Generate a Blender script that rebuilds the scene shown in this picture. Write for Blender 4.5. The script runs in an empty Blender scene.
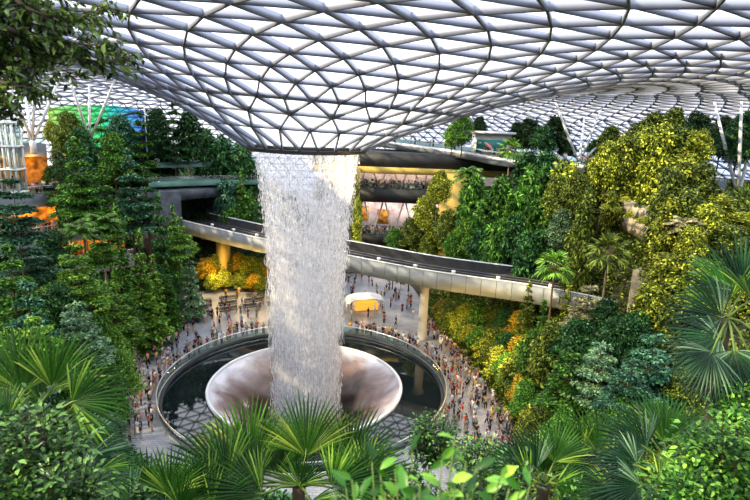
import bpy, math, random
import numpy as np
from mathutils import Vector, Matrix

S = bpy.context.scene
COL = S.collection
PI = math.pi
rng = np.random.default_rng(11)
random.seed(5)

# ------------------------------------------------------------------ camera
PITCH = math.radians(13.8)
ROLL = math.radians(2.1)
CAMZ = 30.0
F = 540.0
cam_d = bpy.data.cameras.new('camera')
cam = bpy.data.objects.new('camera', cam_d)
COL.objects.link(cam)
cam.location = (0, 0, CAMZ)
cam.rotation_euler = (Matrix.Rotation(PI / 2 - PITCH, 3, 'X') @ Matrix.Rotation(ROLL, 3, 'Z')).to_euler()
cam_d.sensor_width = 36.0
cam_d.lens = F / 750 * 36
cam_d.clip_start = 0.05
cam_d.clip_end = 1000
cam_d.dof.use_dof = True
cam_d.dof.focus_distance = 30
cam_d.dof.aperture_fstop = 2.2
S.camera = cam
S.view_settings.view_transform = 'Standard'
S.view_settings.look = 'None'
S.view_settings.gamma = 1
S.view_settings.exposure = 0.95
S.view_settings.use_curve_mapping = False
S.cycles.max_bounces = 8
S.cycles.diffuse_bounces = 1
S.cycles.glossy_bounces = 3
S.cycles.transmission_bounces = 4
S.cycles.transparent_max_bounces = 28
S.cycles.volume_bounces = 1
S.cycles.sample_clamp_indirect = 4
S.cycles.caustics_reflective = False
S.cycles.caustics_refractive = False

cP, sP = math.cos(PITCH), math.sin(PITCH)
cR, sR = math.cos(ROLL), math.sin(ROLL)


def ray(px, py):
    a, b = (px - 375) / F, (250 - py) / F
    u, v = a * cR - b * sR, a * sR + b * cR
    return np.array([u, cP + v * sP, -sP + v * cP])


def at_y(px, py, y):
    d = ray(px, py)
    return np.array([0, 0, CAMZ]) + d * (y / d[1])


def at_z(px, py, z):
    d = ray(px, py)
    return np.array([0, 0, CAMZ]) + d * ((z - CAMZ) / d[2])


def at_t(px, py, t):
    return np.array([0, 0, CAMZ]) + ray(px, py) * t


def to_px(p):
    x, y, z = p[0], p[1], p[2] - CAMZ
    dep = y * cP - z * sP
    a, b = F * x / dep, F * (y * sP + z * cP) / dep
    return 375 + a * cR + b * sR, 250 - (-a * sR + b * cR)


CX, CY = -7.3, 56.2          # axis of the waterfall

# ------------------------------------------------------------------ mesh builder


class MB:
    def __init__(self):
        self.v, self.lp, self.lt, self.mi = [], [], [], []
        self.n = 0

    def add(self, V, Fc, mi=0):
        V = np.asarray(V, float).reshape(-1, 3)
        if isinstance(Fc, np.ndarray):
            k = Fc.shape[1]
            self.lp.append((Fc + self.n).ravel())
            self.lt.append(np.full(len(Fc), k))
            self.mi.append(np.full(len(Fc), mi) if np.isscalar(mi) else np.asarray(mi))
        else:
            for f in Fc:
                self.lp.append(np.asarray(f) + self.n)
                self.lt.append(np.array([len(f)]))
                self.mi.append(np.array([mi]))
        self.v.append(V)
        self.n += len(V)

    def mesh(self, name, mats, smooth=False):
        me = bpy.data.meshes.new(name)
        V = np.concatenate(self.v)
        L = np.concatenate(self.lp).astype(np.int32)
        T = np.concatenate(self.lt).astype(np.int32)
        M = np.concatenate(self.mi).astype(np.int32)
        me.vertices.add(len(V))
        me.vertices.foreach_set('co', V.astype(np.float32).ravel())
        me.loops.add(len(L))
        me.loops.foreach_set('vertex_index', L)
        me.polygons.add(len(T))
        st = np.concatenate([[0], np.cumsum(T)[:-1]]).astype(np.int32)
        me.polygons.foreach_set('loop_start', st)
        me.polygons.foreach_set('loop_total', T)
        me.polygons.foreach_set('material_index', M)
        if smooth:
            me.polygons.foreach_set('use_smooth', np.ones(len(T), bool))
        for m in (mats if isinstance(mats, (list, tuple)) else [mats]):
            me.materials.append(m)
        me.update(calc_edges=True)
        return me

    def build(self, name, mats, parent=None, smooth=False):
        o = bpy.data.objects.new(name, self.mesh(name, mats, smooth))
        COL.objects.link(o)
        if parent is not None:
            o.parent = parent
        return o

    # --- shapes
    def box(self, c, s, rz=0, mi=0, bev=0.0):
        x, y, z = s[0] / 2, s[1] / 2, s[2] / 2
        V = np.array([(a * x, b * y, d * z) for d in (-1, 1) for a, b in ((-1, -1), (1, -1), (1, 1), (-1, 1))])
        if rz:
            cs, sn = math.cos(rz), math.sin(rz)
            V = np.stack([V[:, 0] * cs - V[:, 1] * sn, V[:, 0] * sn + V[:, 1] * cs, V[:, 2]], 1)
        self.add(V + np.asarray(c, float), np.array([(3, 2, 1, 0), (4, 5, 6, 7), (0, 1, 5, 4), (1, 2, 6, 5), (2, 3, 7, 6), (3, 0, 4, 7)]), mi)

    def tube(self, pts, rad, n=8, mi=0, cap=True):
        pts = np.asarray(pts, float)
        m = len(pts)
        rad = np.full(m, rad) if np.isscalar(rad) else np.asarray(rad, float)
        t = np.gradient(pts, axis=0)
        t /= np.linalg.norm(t, axis=1)[:, None] + 1e-9
        ref = np.array([0, 0, 1.0]) if abs(t[0][2]) < 0.9 else np.array([1.0, 0, 0])
        a = np.cross(t, ref)
        a /= np.linalg.norm(a, axis=1)[:, None] + 1e-9
        b = np.cross(t, a)
        th = np.arange(n) * 2 * PI / n
        V = pts[:, None] + rad[:, None, None] * (np.cos(th)[None, :, None] * a[:, None] + np.sin(th)[None, :, None] * b[:, None])
        Fc = []
        for i in range(m - 1):
            for j in range(n):
                k = (j + 1) % n
                Fc.append((i * n + j, i * n + k, (i + 1) * n + k, (i + 1) * n + j))
        base = self.n
        self.add(V.reshape(-1, 3), np.array(Fc), mi)
        if cap:
            self.add(np.zeros((0, 3)), [], mi)
            for s in (0, m - 1):
                f = np.arange(n) + base + s * n
                self.lp.append(f if s else f[::-1])
                self.lt.append(np.array([n]))
                self.mi.append(np.array([mi]))

    def lathe(self, prof, n=64, c=(0, 0, 0), a0=0.0, a1=2 * PI, mi=0):
        """prof: list of (r, z); open profile"""
        prof = np.asarray(prof, float)
        full = abs(a1 - a0 - 2 * PI) < 1e-6
        th = a0 + (a1 - a0) * np.arange(n if full else n + 1) / n
        m = len(th)
        V = np.zeros((len(prof), m, 3))
        V[:, :, 0] = prof[:, 0, None] * np.cos(th) + c[0]
        V[:, :, 1] = prof[:, 0, None] * np.sin(th) + c[1]
        V[:, :, 2] = prof[:, 1, None] + c[2]
        Fc = []
        for i in range(len(prof) - 1):
            for j in range(n):
                k = (j + 1) % m
                Fc.append((i * m + j, i * m + k, (i + 1) * m + k, (i + 1) * m + j))
        self.add(V.reshape(-1, 3), np.array(Fc), mi)

    def sweep(self, path, sec, mi=0, closed_sec=True):
        """sweep a section [(side, up)] along a plan path (n,3); side = right of travel"""
        path = np.asarray(path, float)
        t = np.gradient(path, axis=0)
        t[:, 2] = 0
        t /= np.linalg.norm(t, axis=1)[:, None]
        side = np.stack([t[:, 1], -t[:, 0], np.zeros(len(t))], 1)
        sec = np.asarray(sec, float)
        V = path[:, None] + sec[None, :, 0, None] * side[:, None] + sec[None, :, 1, None] * np.array([0, 0, 1.0])
        m, k = len(path), len(sec)
        Fc = []
        for i in range(m - 1):
            for j in range(k if closed_sec else k - 1):
                q = (j + 1) % k
                Fc.append((i * k + j, i * k + q, (i + 1) * k + q, (i + 1) * k + j))
        self.add(V.reshape(-1, 3), np.array(Fc), mi)
        if closed_sec:
            self.add(V[0], [list(range(k))[::-1]], mi)
            self.add(V[-1], [list(range(k))], mi)

    def bars(self, A, B, N, w, h, w2=None, mi=0, mi_low=None, off=0.0):
        """many box bars from A to B, hanging along -N by h; w top width, w2 lower width"""
        A, B, N = (np.asarray(x, float) for x in (A, B, N))
        w2 = w if w2 is None else w2
        t = B - A
        t /= np.linalg.norm(t, axis=1)[:, None] + 1e-9
        s = np.cross(t, N)
        s /= np.linalg.norm(s, axis=1)[:, None] + 1e-9
        nn = np.cross(s, t)
        c = []
        for P in (A, B):
            c += [P + s * w / 2 - nn * off, P - s * w / 2 - nn * off, P - s * w2 / 2 - nn * (h + off), P + s * w2 / 2 - nn * (h + off)]
        V = np.stack(c, 1).reshape(-1, 3)
        idx = (np.arange(len(A)) * 8)[:, None]
        fs = [(0, 1, 5, 4), (1, 2, 6, 5), (3, 0, 4, 7)]
        self.add(V, np.concatenate([idx + np.array(f)[None] for f in fs]), mi)
        n0 = self.n - len(V)
        f = (idx + np.array([2, 3, 7, 6])[None] + n0)
        self.lp.append(f.ravel())
        self.lt.append(np.full(len(f), 4))
        self.mi.append(np.full(len(f), mi if mi_low is None else mi_low))


def norm(a):
    return a / (np.linalg.norm(a, axis=-1, keepdims=True) + 1e-9)


# ------------------------------------------------------------------ tags
def tag(o, label=None, cat=None, group=None, kind=None):
    if label:
        o['label'] = label
    if cat:
        o['category'] = cat
    if group:
        o['group'] = group
    if kind:
        o['kind'] = kind
    return o


def thing(name, loc, label=None, cat=None, group=None, kind=None, rz=0.0):
    o = bpy.data.objects.new(name, None)
    o.empty_display_size = 0.2
    COL.objects.link(o)
    o.location = [float(x) for x in loc]
    o.rotation_euler = (0, 0, rz)
    return tag(o, label, cat, group, kind)


# ------------------------------------------------------------------ materials
def new_mat(name):
    m = bpy.data.materials.new(name)
    m.use_nodes = True
    nt = m.node_tree
    nt.nodes.clear()
    out = nt.nodes.new('ShaderNodeOutputMaterial')
    return m, nt, out


def N_(nt, t, **kw):
    n = nt.nodes.new(t)
    for k, v in kw.items():
        setattr(n, k, v)
    return n


def ramp(nt, stops):
    r = N_(nt, 'ShaderNodeValToRGB')
    e = r.color_ramp.elements
    while len(e) < len(stops):
        e.new(0.5)
    for x, (p, c) in zip(e, stops):
        x.position = p
        x.color = (*c, 1) if len(c) == 3 else c
    return r


def mat(name, c, rough=0.6, metal=0.0, c2=None, scale=1.0, stretch=(1, 1, 1), spec=0.4, bump=0.0, emit=None, es=0.0, detail=4.0):
    m, nt, out = new_mat(name)
    b = N_(nt, 'ShaderNodeBsdfPrincipled')
    b.inputs['Roughness'].default_value = rough
    b.inputs['Metallic'].default_value = metal
    b.inputs['Specular IOR Level'].default_value = spec
    b.inputs['Base Color'].default_value = (*c, 1)
    if c2 is not None or bump:
        tc = N_(nt, 'ShaderNodeTexCoord')
        mp = N_(nt, 'ShaderNodeMapping')
        mp.inputs['Scale'].default_value = stretch
        nz = N_(nt, 'ShaderNodeTexNoise')
        nz.inputs['Scale'].default_value = scale
        nz.inputs['Detail'].default_value = detail
        nt.links.new(tc.outputs['Object'], mp.inputs[0])
        nt.links.new(mp.outputs[0], nz.inputs['Vector'])
        if c2 is not None:
            r = ramp(nt, [(0.35, c), (0.65, c2)])
            nt.links.new(nz.outputs['Fac'], r.inputs[0])
            nt.links.new(r.outputs[0], b.inputs['Base Color'])
        if bump:
            bp = N_(nt, 'ShaderNodeBump')
            bp.inputs['Strength'].default_value = bump
            nt.links.new(nz.outputs['Fac'], bp.inputs['Height'])
            nt.links.new(bp.outputs[0], b.inputs['Normal'])
    if emit is not None:
        b.inputs['Emission Color'].default_value = (*emit, 1)
        b.inputs['Emission Strength'].default_value = es
    nt.links.new(b.outputs[0], out.inputs[0])
    return m


def leaf_mat(name, c1, c2, trans=0.12, rough=0.5, spec=0.18, mid=None):
    m, nt, out = new_mat(name)
    g = N_(nt, 'ShaderNodeNewGeometry')
    oi = N_(nt, 'ShaderNodeObjectInfo')
    st = [(0.0, c1), (1.0, c2)] if mid is None else [(0.0, c1), (0.55, tuple(0.85 * q for q in mid)), (0.8, tuple(0.6 * q + 0.4 * w for q, w in zip(mid, c2))), (1.0, c2)]  # dark and bright ends imitate shaded gaps and highlights in the foliage
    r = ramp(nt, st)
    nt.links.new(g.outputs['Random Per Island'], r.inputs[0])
    hs = N_(nt, 'ShaderNodeHueSaturation')
    mr = N_(nt, 'ShaderNodeMapRange')
    mr.inputs['To Min'].default_value = 0.8
    mr.inputs['To Max'].default_value = 1.45
    nt.links.new(oi.outputs['Random'], mr.inputs['Value'])
    nt.links.new(mr.outputs[0], hs.inputs['Value'])
    nt.links.new(r.outputs[0], hs.inputs['Color'])
    b = N_(nt, 'ShaderNodeBsdfPrincipled')
    b.inputs['Roughness'].default_value = rough
    b.inputs['Specular IOR Level'].default_value = spec
    tr = N_(nt, 'ShaderNodeBsdfTranslucent')
    mx = N_(nt, 'ShaderNodeMixShader')
    mx.inputs[0].default_value = trans
    nt.links.new(hs.outputs[0], b.inputs['Base Color'])
    nt.links.new(hs.outputs[0], tr.inputs['Color'])
    nt.links.new(b.outputs[0], mx.inputs[1])
    nt.links.new(tr.outputs[0], mx.inputs[2])
    nt.links.new(mx.outputs[0], out.inputs[0])
    return m


def glass_mat(name, tint=(1, 1, 1), refl=0.06, rough=0.02, cloud=None, flat=False):
    """thin pane: mostly clear, with a weak mirror reflection; cloud = (colour, amount) milky layer for water film and imitated sky glare"""
    m, nt, out = new_mat(name)
    t = N_(nt, 'ShaderNodeBsdfTransparent')
    t.inputs[0].default_value = (*tint, 1)
    g = N_(nt, 'ShaderNodeBsdfGlossy')
    g.inputs['Roughness'].default_value = rough
    lw = N_(nt, 'ShaderNodeLayerWeight')
    lw.inputs[0].default_value = 0.25
    mu = N_(nt, 'ShaderNodeMath', operation='MULTIPLY_ADD')
    mu.inputs[1].default_value = 0.35
    mu.inputs[2].default_value = refl
    nt.links.new(lw.outputs['Fresnel'], mu.inputs[0])
    mx = N_(nt, 'ShaderNodeMixShader')
    nt.links.new(mu.outputs[0], mx.inputs[0])
    nt.links.new(t.outputs[0], mx.inputs[1])
    nt.links.new(g.outputs[0], mx.inputs[2])
    last = mx
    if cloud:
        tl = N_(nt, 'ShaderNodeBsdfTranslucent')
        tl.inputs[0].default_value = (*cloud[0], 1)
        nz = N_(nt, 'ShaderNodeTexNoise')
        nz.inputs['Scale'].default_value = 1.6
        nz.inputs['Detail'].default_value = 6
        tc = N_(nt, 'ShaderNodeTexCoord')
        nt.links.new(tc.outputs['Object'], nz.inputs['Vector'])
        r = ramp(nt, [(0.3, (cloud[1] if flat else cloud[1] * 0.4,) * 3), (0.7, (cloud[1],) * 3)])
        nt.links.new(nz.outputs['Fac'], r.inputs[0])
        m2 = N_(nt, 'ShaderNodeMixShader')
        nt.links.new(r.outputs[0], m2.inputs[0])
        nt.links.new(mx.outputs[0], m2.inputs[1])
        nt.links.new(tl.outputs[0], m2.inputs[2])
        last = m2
    nt.links.new(last.outputs[0], out.inputs[0])
    return m


M = {}
M['strut'] = mat('roof_strut_paint', (0.27, 0.295, 0.39), 0.4, spec=0.5)
M['flange'] = mat('roof_flange_dark', (0.03, 0.034, 0.045), 0.45)
M['pane'] = glass_mat('roof_glass', (0.97, 0.98, 1.0), 0.03, cloud=((0.78, 0.87, 1.0), 0.42), flat=True)  # milky bluish layer imitates sky glare in the glass
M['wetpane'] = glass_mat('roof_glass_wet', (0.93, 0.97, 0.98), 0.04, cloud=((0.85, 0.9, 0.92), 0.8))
M['rim'] = mat('oculus_rim_metal', (0.12, 0.12, 0.13), 0.35, 0.6)
M['steel'] = mat('brushed_steel', (0.6, 0.6, 0.6), 0.3, 0.9)
M['column'] = mat('white_painted_steel', (0.72, 0.74, 0.76), 0.4)
M['concrete'] = mat('viaduct_panel', (0.27, 0.305, 0.335), 0.5, c2=(0.235, 0.265, 0.295), scale=0.5)
M['pier'] = mat('pier_concrete', (0.5, 0.5, 0.47), 0.7, c2=(0.42, 0.42, 0.4), scale=0.8)
M['deck'] = mat('track_deck', (0.008, 0.009, 0.011), 0.8, c2=(0.016, 0.016, 0.018), scale=1.2)
M['railm'] = mat('dull_rail', (0.09, 0.09, 0.1), 0.5, 0.5)
M['dark'] = mat('dark_panel', (0.02, 0.022, 0.025), 0.6)
M['slab'] = mat('tier_slab_face', (0.16, 0.19, 0.22), 0.5, c2=(0.11, 0.13, 0.16), scale=0.4)
M['stone'] = mat('beige_stone', (0.5, 0.43, 0.3), 0.8, c2=(0.34, 0.29, 0.2), scale=0.9, detail=8, bump=0.2)
M['greystone'] = mat('grey_stone', (0.075, 0.09, 0.115), 0.75, c2=(0.02, 0.026, 0.035), scale=0.7, detail=8, bump=0.3)
M['earth'] = mat('planting_soil', (0.02, 0.025, 0.012), 0.95, c2=(0.035, 0.03, 0.018), scale=0.6, detail=8)
M['yellow'] = mat('yellow_plaster', (0.55, 0.4, 0.1), 0.7, c2=(0.42, 0.3, 0.07), scale=0.5)
M['bark'] = mat('bark_brown', (0.09, 0.065, 0.04), 0.9, c2=(0.05, 0.04, 0.028), scale=6, stretch=(1, 1, 0.2))
M['palebark'] = mat('bark_pale', (0.26, 0.2, 0.13), 0.9, c2=(0.14, 0.1, 0.06), scale=5, stretch=(1, 1, 0.3))
M['balglass'] = glass_mat('balustrade_glass', (0.72, 0.82, 0.80), 0.03)
M['white'] = mat('white_shell', (0.85, 0.85, 0.83), 0.35)
M['orange'] = mat('orange_counter', (0.8, 0.3, 0.03), 0.5, emit=(1.0, 0.42, 0.05), es=0.6)  # emission imitates the kiosk's orange light on counter and shelf
M['shop'] = mat('lit_shop_front', (0.6, 0.5, 0.5), 0.5, c2=(0.2, 0.13, 0.13), scale=0.5, emit=(1.0, 0.86, 0.84), es=0.12)
M['lampglow'] = mat('warm_lantern', (0.9, 0.4, 0.05), 0.5, emit=(1.0, 0.45, 0.05), es=2.5)
M['benchm'] = mat('bench_dark', (0.06, 0.055, 0.06), 0.5)
# ------------------------------------------------------------------ world and sun
W = bpy.data.worlds.new('sky')
S.world = W
W.use_nodes = True
wn = W.node_tree
wn.nodes.clear()
wo = N_(wn, 'ShaderNodeOutputWorld')
bg = N_(wn, 'ShaderNodeBackground')
bg.inputs[1].default_value = 1.45
tcw = N_(wn, 'ShaderNodeTexCoord')
sx = N_(wn, 'ShaderNodeSeparateXYZ')
wn.links.new(tcw.outputs['Generated'], sx.inputs[0])
rw = ramp(wn, [(0.0, (0.22, 0.24, 0.28)), (0.48, (0.2, 0.22, 0.27)), (0.53, (0.36, 0.38, 0.46)), (0.66, (0.72, 0.77, 0.90)), (1.0, (0.94, 1.0, 1.12))])
mrw = N_(wn, 'ShaderNodeMapRange')
mrw.inputs['From Min'].default_value = -1
nzw = N_(wn, 'ShaderNodeTexNoise')
nzw.inputs['Scale'].default_value = 2.5
nzw.inputs['Detail'].default_value = 6
wn.links.new(tcw.outputs['Generated'], nzw.inputs['Vector'])
wn.links.new(sx.outputs['Z'], mrw.inputs['Value'])
wn.links.new(mrw.outputs[0], rw.inputs[0])
mxw = N_(wn, 'ShaderNodeMixRGB', blend_type='SOFT_LIGHT')
mxw.inputs[0].default_value = 0.5
wn.links.new(rw.outputs[0], mxw.inputs[1])
wn.links.new(nzw.outputs['Fac'], mxw.inputs[2])
wn.links.new(mxw.outputs[0], bg.inputs[0])
wn.links.new(bg.outputs[0], wo.inputs[0])


def light(kind, name, loc, energy, color, size=1.0, rot=None, target=None):
    d = bpy.data.lights.new(name, kind)
    d.energy = energy
    d.color = color
    if kind == 'AREA':
        d.size = size
    elif kind == 'SUN':
        d.angle = math.radians(size)
    else:
        d.shadow_soft_size = size
    o = bpy.data.objects.new(name, d)
    COL.objects.link(o)
    o.location = loc
    if target is not None:
        o.rotation_euler = (Vector(target) - Vector(loc)).to_track_quat('-Z', 'Y').to_euler()
    elif rot:
        o.rotation_euler = rot
    return o


light('SUN', 'sun', (-80, 0, 80), 7.5, (1.0, 0.80, 0.46), 1.0, target=(-80 + 62, 0 + 22, 80 - 40))

# ------------------------------------------------------------------ glass roof
RP = np.array([(0, 25.8), (6.15, 27.05), (9.8, 29.1), (12.6, 30.3), (17, 32.0), (21, 33.2), (26, 34.3), (31, 35.0), (37, 35.3), (44, 35.3), (52, 34.8),
               (58, 34.0), (64, 32.8), (70, 31.0), (76, 28.6), (82, 25.2), (87, 21.5), (91, 17.5), (94, 13), (96, 8), (97, 2), (97.3, -3)])
_arc = np.concatenate([[0], np.cumsum(np.hypot(np.diff(RP[:, 0]), np.diff(RP[:, 1])))])


def smooth_prof(s):
    # cubic (Catmull-Rom) through the profile by arc length
    i = int(np.clip(np.searchsorted(_arc, s) - 1, 0, len(_arc) - 2))
    t = (s - _arc[i]) / (_arc[i + 1] - _arc[i])
    p0, p1, p2, p3 = RP[max(i - 1, 0)], RP[i], RP[i + 1], RP[min(i + 2, len(RP) - 1)]
    return 0.5 * (2 * p1 + (p2 - p0) * t + (2 * p0 - 5 * p1 + 4 * p2 - p3) * t * t + (3 * p1 - p0 - 3 * p2 + p3) * t ** 3)


def tiltB(r):
    return float(np.interp(r, [0, 6.15, 12.6, 21, 40, 70, 90], [0, 0, 0.7, 0.9, 0.7, 0.4, 0]))


def roof_pt(r, z, th):
    return np.array([CX + r * math.cos(th), CY + r * math.sin(th), z - tiltB(r) * math.cos(th)])


rings = []
for R in (6.15, 9.6, 12.6, 15.4, 18.3, 21, 23.6, 26.2, 28.6, 30.8, 33.0, 35.1, 37.1, 39.2, 41.3, 43.4, 45.6, 47.8):
    s = float(np.interp(R, RP[:, 0], _arc))
    rings.append(s)
while rings[-1] < _arc[-1] - 0.5:
    rings.append(min(rings[-1] + 2.3, _arc[-1]))
ringN = []
for s in rings:
    r = smooth_prof(s)[0]
    ringN.append(24 if r < 14 else 48 if r < 46 else 96 if s < float(np.interp(70, RP[:, 0], _arc)) else 192)
nodes, off0 = [], 0.0
offs = []
for k, s in enumerate(rings):
    n = ringN[k]
    if k > 0 and ringN[k] == ringN[k - 1]:
        off0 += PI / n
    offs.append(off0)
    r, z = smooth_prof(s)
    nodes.append(np.array([roof_pt(r, z, off0 + 2 * PI * i / n + 0.02) for i in range(n)]))
tris, edges = [], []
base = np.concatenate([[0], np.cumsum(ringN)])
P = np.concatenate(nodes)
for k in range(len(rings)):
    n = ringN[k]
    for i in range(n):
        edges.append((base[k] + i, base[k] + (i + 1) % n, k, 0))
    if k + 1 == len(rings):
        break
    m = ringN[k + 1]
    for i in range(n):
        a, b = base[k] + i, base[k] + (i + 1) % n
        if m == n:
            # next ring is turned by half a step ahead: node i of it lies between i and i+1
            c, d = base[k + 1] + i, base[k + 1] + (i + 1) % n
            edges += [(a, c, k, 1), (b, c, k, 1)]
            tris += [(a, b, c), (b, d, c)]
        else:
            c0, c1, c2 = (base[k + 1] + (2 * i - 1) % m, base[k + 1] + 2 * i, base[k + 1] + (2 * i + 1) % m)
            edges += [(a, c0, k, 1), (a, c1, k, 1), (a, c2, k, 1)]
            tris += [(a, c1, c0), (a, c2, c1), (a, b, c2)]
tris = np.array(tris)
E = np.array(edges)
# node normals (pointing outwards / up)
NN = np.zeros_like(P)
fn = np.cross(P[tris[:, 1]] - P[tris[:, 0]], P[tris[:, 2]] - P[tris[:, 0]])
for j in range(3):
    np.add.at(NN, tris[:, j], fn)
NN = norm(NN)
if NN[base[10]][2] < 0:
    NN = -NN
roof = thing('ceiling', (CX, CY, 0), 'glass gridshell roof dipping to the waterfall opening', 'roof', kind='structure')
roff = np.array([-CX, -CY, 0])
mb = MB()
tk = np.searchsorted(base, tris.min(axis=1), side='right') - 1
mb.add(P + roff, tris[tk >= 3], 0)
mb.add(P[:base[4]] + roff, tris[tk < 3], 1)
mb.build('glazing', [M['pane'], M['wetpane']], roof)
mb = MB()
A, B = P[E[:, 0]] + roff, P[E[:, 1]] + roff
Nm = norm(NN[E[:, 0]] + NN[E[:, 1]])
rr = np.hypot(A[:, 0], A[:, 1])
dm = E[:, 3] == 1
inner = E[:, 2] < 3
mb.bars(A[dm], B[dm], Nm[dm], 0.13, 0.42, 0.10, 0, 1, off=0.02)
rm = ~dm
mb.bars(A[rm], B[rm], Nm[rm], 0.14, 0.36, 0.11, 0, 1, off=0.02)
mb.build('lattice_strut', [M['strut'], M['flange']], roof)
# the heavier gutter ring where the lattice doubles, and the dark rim of the opening
mb = MB()
k = 3
pts = nodes[k] + roff
mb.bars(pts, np.roll(pts, -1, 0), NN[base[k]:base[k + 1]], 0.4, 0.3, 0.3, 0, 0, off=0.0)
mb.build('gutter_ring', [M['strut']], roof)
mb = MB()
mb.lathe([(6.3, 27.15), (6.35, 26.9), (6.0, 26.4), (5.55, 26.35), (5.5, 26.8), (5.8, 27.1), (6.3, 27.15)], 72)
mb.build('oculus_ring', [M['rim']], roof, True)

# ------------------------------------------------------------------ plaza floor and planted ground
PHK = np.array([-90, -60, -31, -15, 0, 8, 23, 40, 55, 64, 75, 90, 105, 122, 137, 152, 169, 194, 206, 220, 270])
RPK = np.array([19, 22, 24.4, 22.7, 21.2, 20.7, 21.1, 22.8, 28.1, 35, 47, 46, 38, 38.5, 39, 30.5, 23.7, 19.9, 19.2, 19.5, 19])
SK = np.array([0, 3, 8, 12, 16, 22, 30, 40, 80])
HT = {-90: [0, 1, 2, 3, 5, 10, 19.5, 20, 20], -55: [0, 1, 3, 6, 9, 14, 19, 20, 20], -30: [0, 1.5, 4, 9, 15, 20, 21.5, 22, 22], 0: [0, 1.5, 4, 9, 15, 20, 21.5, 22, 22],
      20: [0, 1.5, 4, 8, 13, 18, 21, 22, 22], 40: [0, 1, 3, 5, 7, 10, 14, 20, 21], 60: [0, 0, 1, 2, 3, 5, 7, 9, 10], 75: [0] * 9, 92: [0] * 9,
      110: [0, 1.5, 5, 9, 12, 15, 17, 18, 18], 140: [0, 1, 2, 4, 6, 9, 10, 10, 10], 180: [0, 1, 2.5, 4, 5.5, 8, 9, 10, 10],
      215: [0, 1, 2, 3, 5, 9, 14, 18, 19], 240: [0, 1, 2, 3, 5, 10, 18, 20, 20], 270: [0, 1, 2, 3, 5, 10, 19.5, 20, 20]}
HK = sorted(HT)
HA = np.array([HT[k] for k in HK], float)


def r_plaza(deg):
    return np.interp((deg + 90) % 360 - 90, PHK, RPK)


def H(x, y):
    dx, dy = x - CX, y - CY
    r = math.hypot(dx, dy)
    deg = (math.degrees(math.atan2(dy, dx)) + 90) % 360 - 90
    s = r - float(r_plaza(deg))
    if s <= 0:
        return 0.0
    row = [np.interp(deg, HK, HA[:, j]) for j in range(len(SK))]
    return float(np.interp(s, SK, row))


M['floor'], nt, out = new_mat('plaza_stone')
b = N_(nt, 'ShaderNodeBsdfPrincipled')
b.inputs['Roughness'].default_value = 0.45
tc = N_(nt, 'ShaderNodeTexCoord')
br = N_(nt, 'ShaderNodeTexBrick')
br.inputs['Scale'].default_value = 0.8
br.inputs['Color1'].default_value = (0.25, 0.275, 0.33, 1)
br.inputs['Color2'].default_value = (0.32, 0.345, 0.39, 1)
br.inputs['Mortar'].default_value = (0.16, 0.16, 0.17, 1)
br.inputs['Mortar Size'].default_value = 0.02
nz = N_(nt, 'ShaderNodeTexNoise')
nz.inputs['Scale'].default_value = 0.25
nz.inputs['Detail'].default_value = 8
rp = ramp(nt, [(0.3, (0.6, 0.6, 0.62)), (0.7, (1.15, 1.12, 1.1))])
mu = N_(nt, 'ShaderNodeMixRGB', blend_type='MULTIPLY')
mu.inputs[0].default_value = 1
nt.links.new(tc.outputs['Object'], br.inputs['Vector'])
nt.links.new(tc.outputs['Object'], nz.inputs['Vector'])
nt.links.new(nz.outputs['Fac'], rp.inputs[0])
nt.links.new(br.outputs['Color'], mu.inputs[1])
nt.links.new(rp.outputs[0], mu.inputs[2])
nt.links.new(mu.outputs[0], b.inputs['Base Color'])
nt.links.new(b.outputs[0], out.inputs[0])

NPH = 240
phs = -90 + 360 * np.arange(NPH) / NPH
mb = MB()
rows = []
for f in np.linspace(0, 1, 6):
    rads = 15.65 + (r_plaza(phs) + 1.0 - 15.65) * f
    rows.append(np.stack([CX + rads * np.cos(np.radians(phs)), CY + rads * np.sin(np.radians(phs)), np.zeros(NPH)], 1))
Fc = np.array([(i * NPH + j, i * NPH + (j + 1) % NPH, (i + 1) * NPH + (j + 1) % NPH, (i + 1) * NPH + j) for i in range(5) for j in range(NPH)])
mb.add(np.concatenate(rows), Fc)
fl = mb.build('floor', [M['floor']])
tag(fl, 'grey stone paving of the plaza round the fountain pool', 'floor', kind='structure')
mb = MB()
ss = [0, 1.5, 3, 5, 8, 10, 12, 14, 16, 19, 22, 26, 30, 35, 40, 50, 62, 75]
rows = []
for s in ss:
    rads = r_plaza(phs) + s
    x, y = CX + rads * np.cos(np.radians(phs)), CY + rads * np.sin(np.radians(phs))
    rows.append(np.stack([x, y, [H(a, c) + (0.02 if s == 0 else 0) for a, c in zip(x, y)]], 1))
Fc = np.array([(i * NPH + j, i * NPH + (j + 1) % NPH, (i + 1) * NPH + (j + 1) % NPH, (i + 1) * NPH + j) for i in range(len(ss) - 1) for j in range(NPH)])
mb.add(np.concatenate(rows), Fc)
gr = mb.build('ground', [M['earth']], None, True)
tag(gr, 'dark planting soil of the garden slopes', 'ground', kind='structure')

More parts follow.
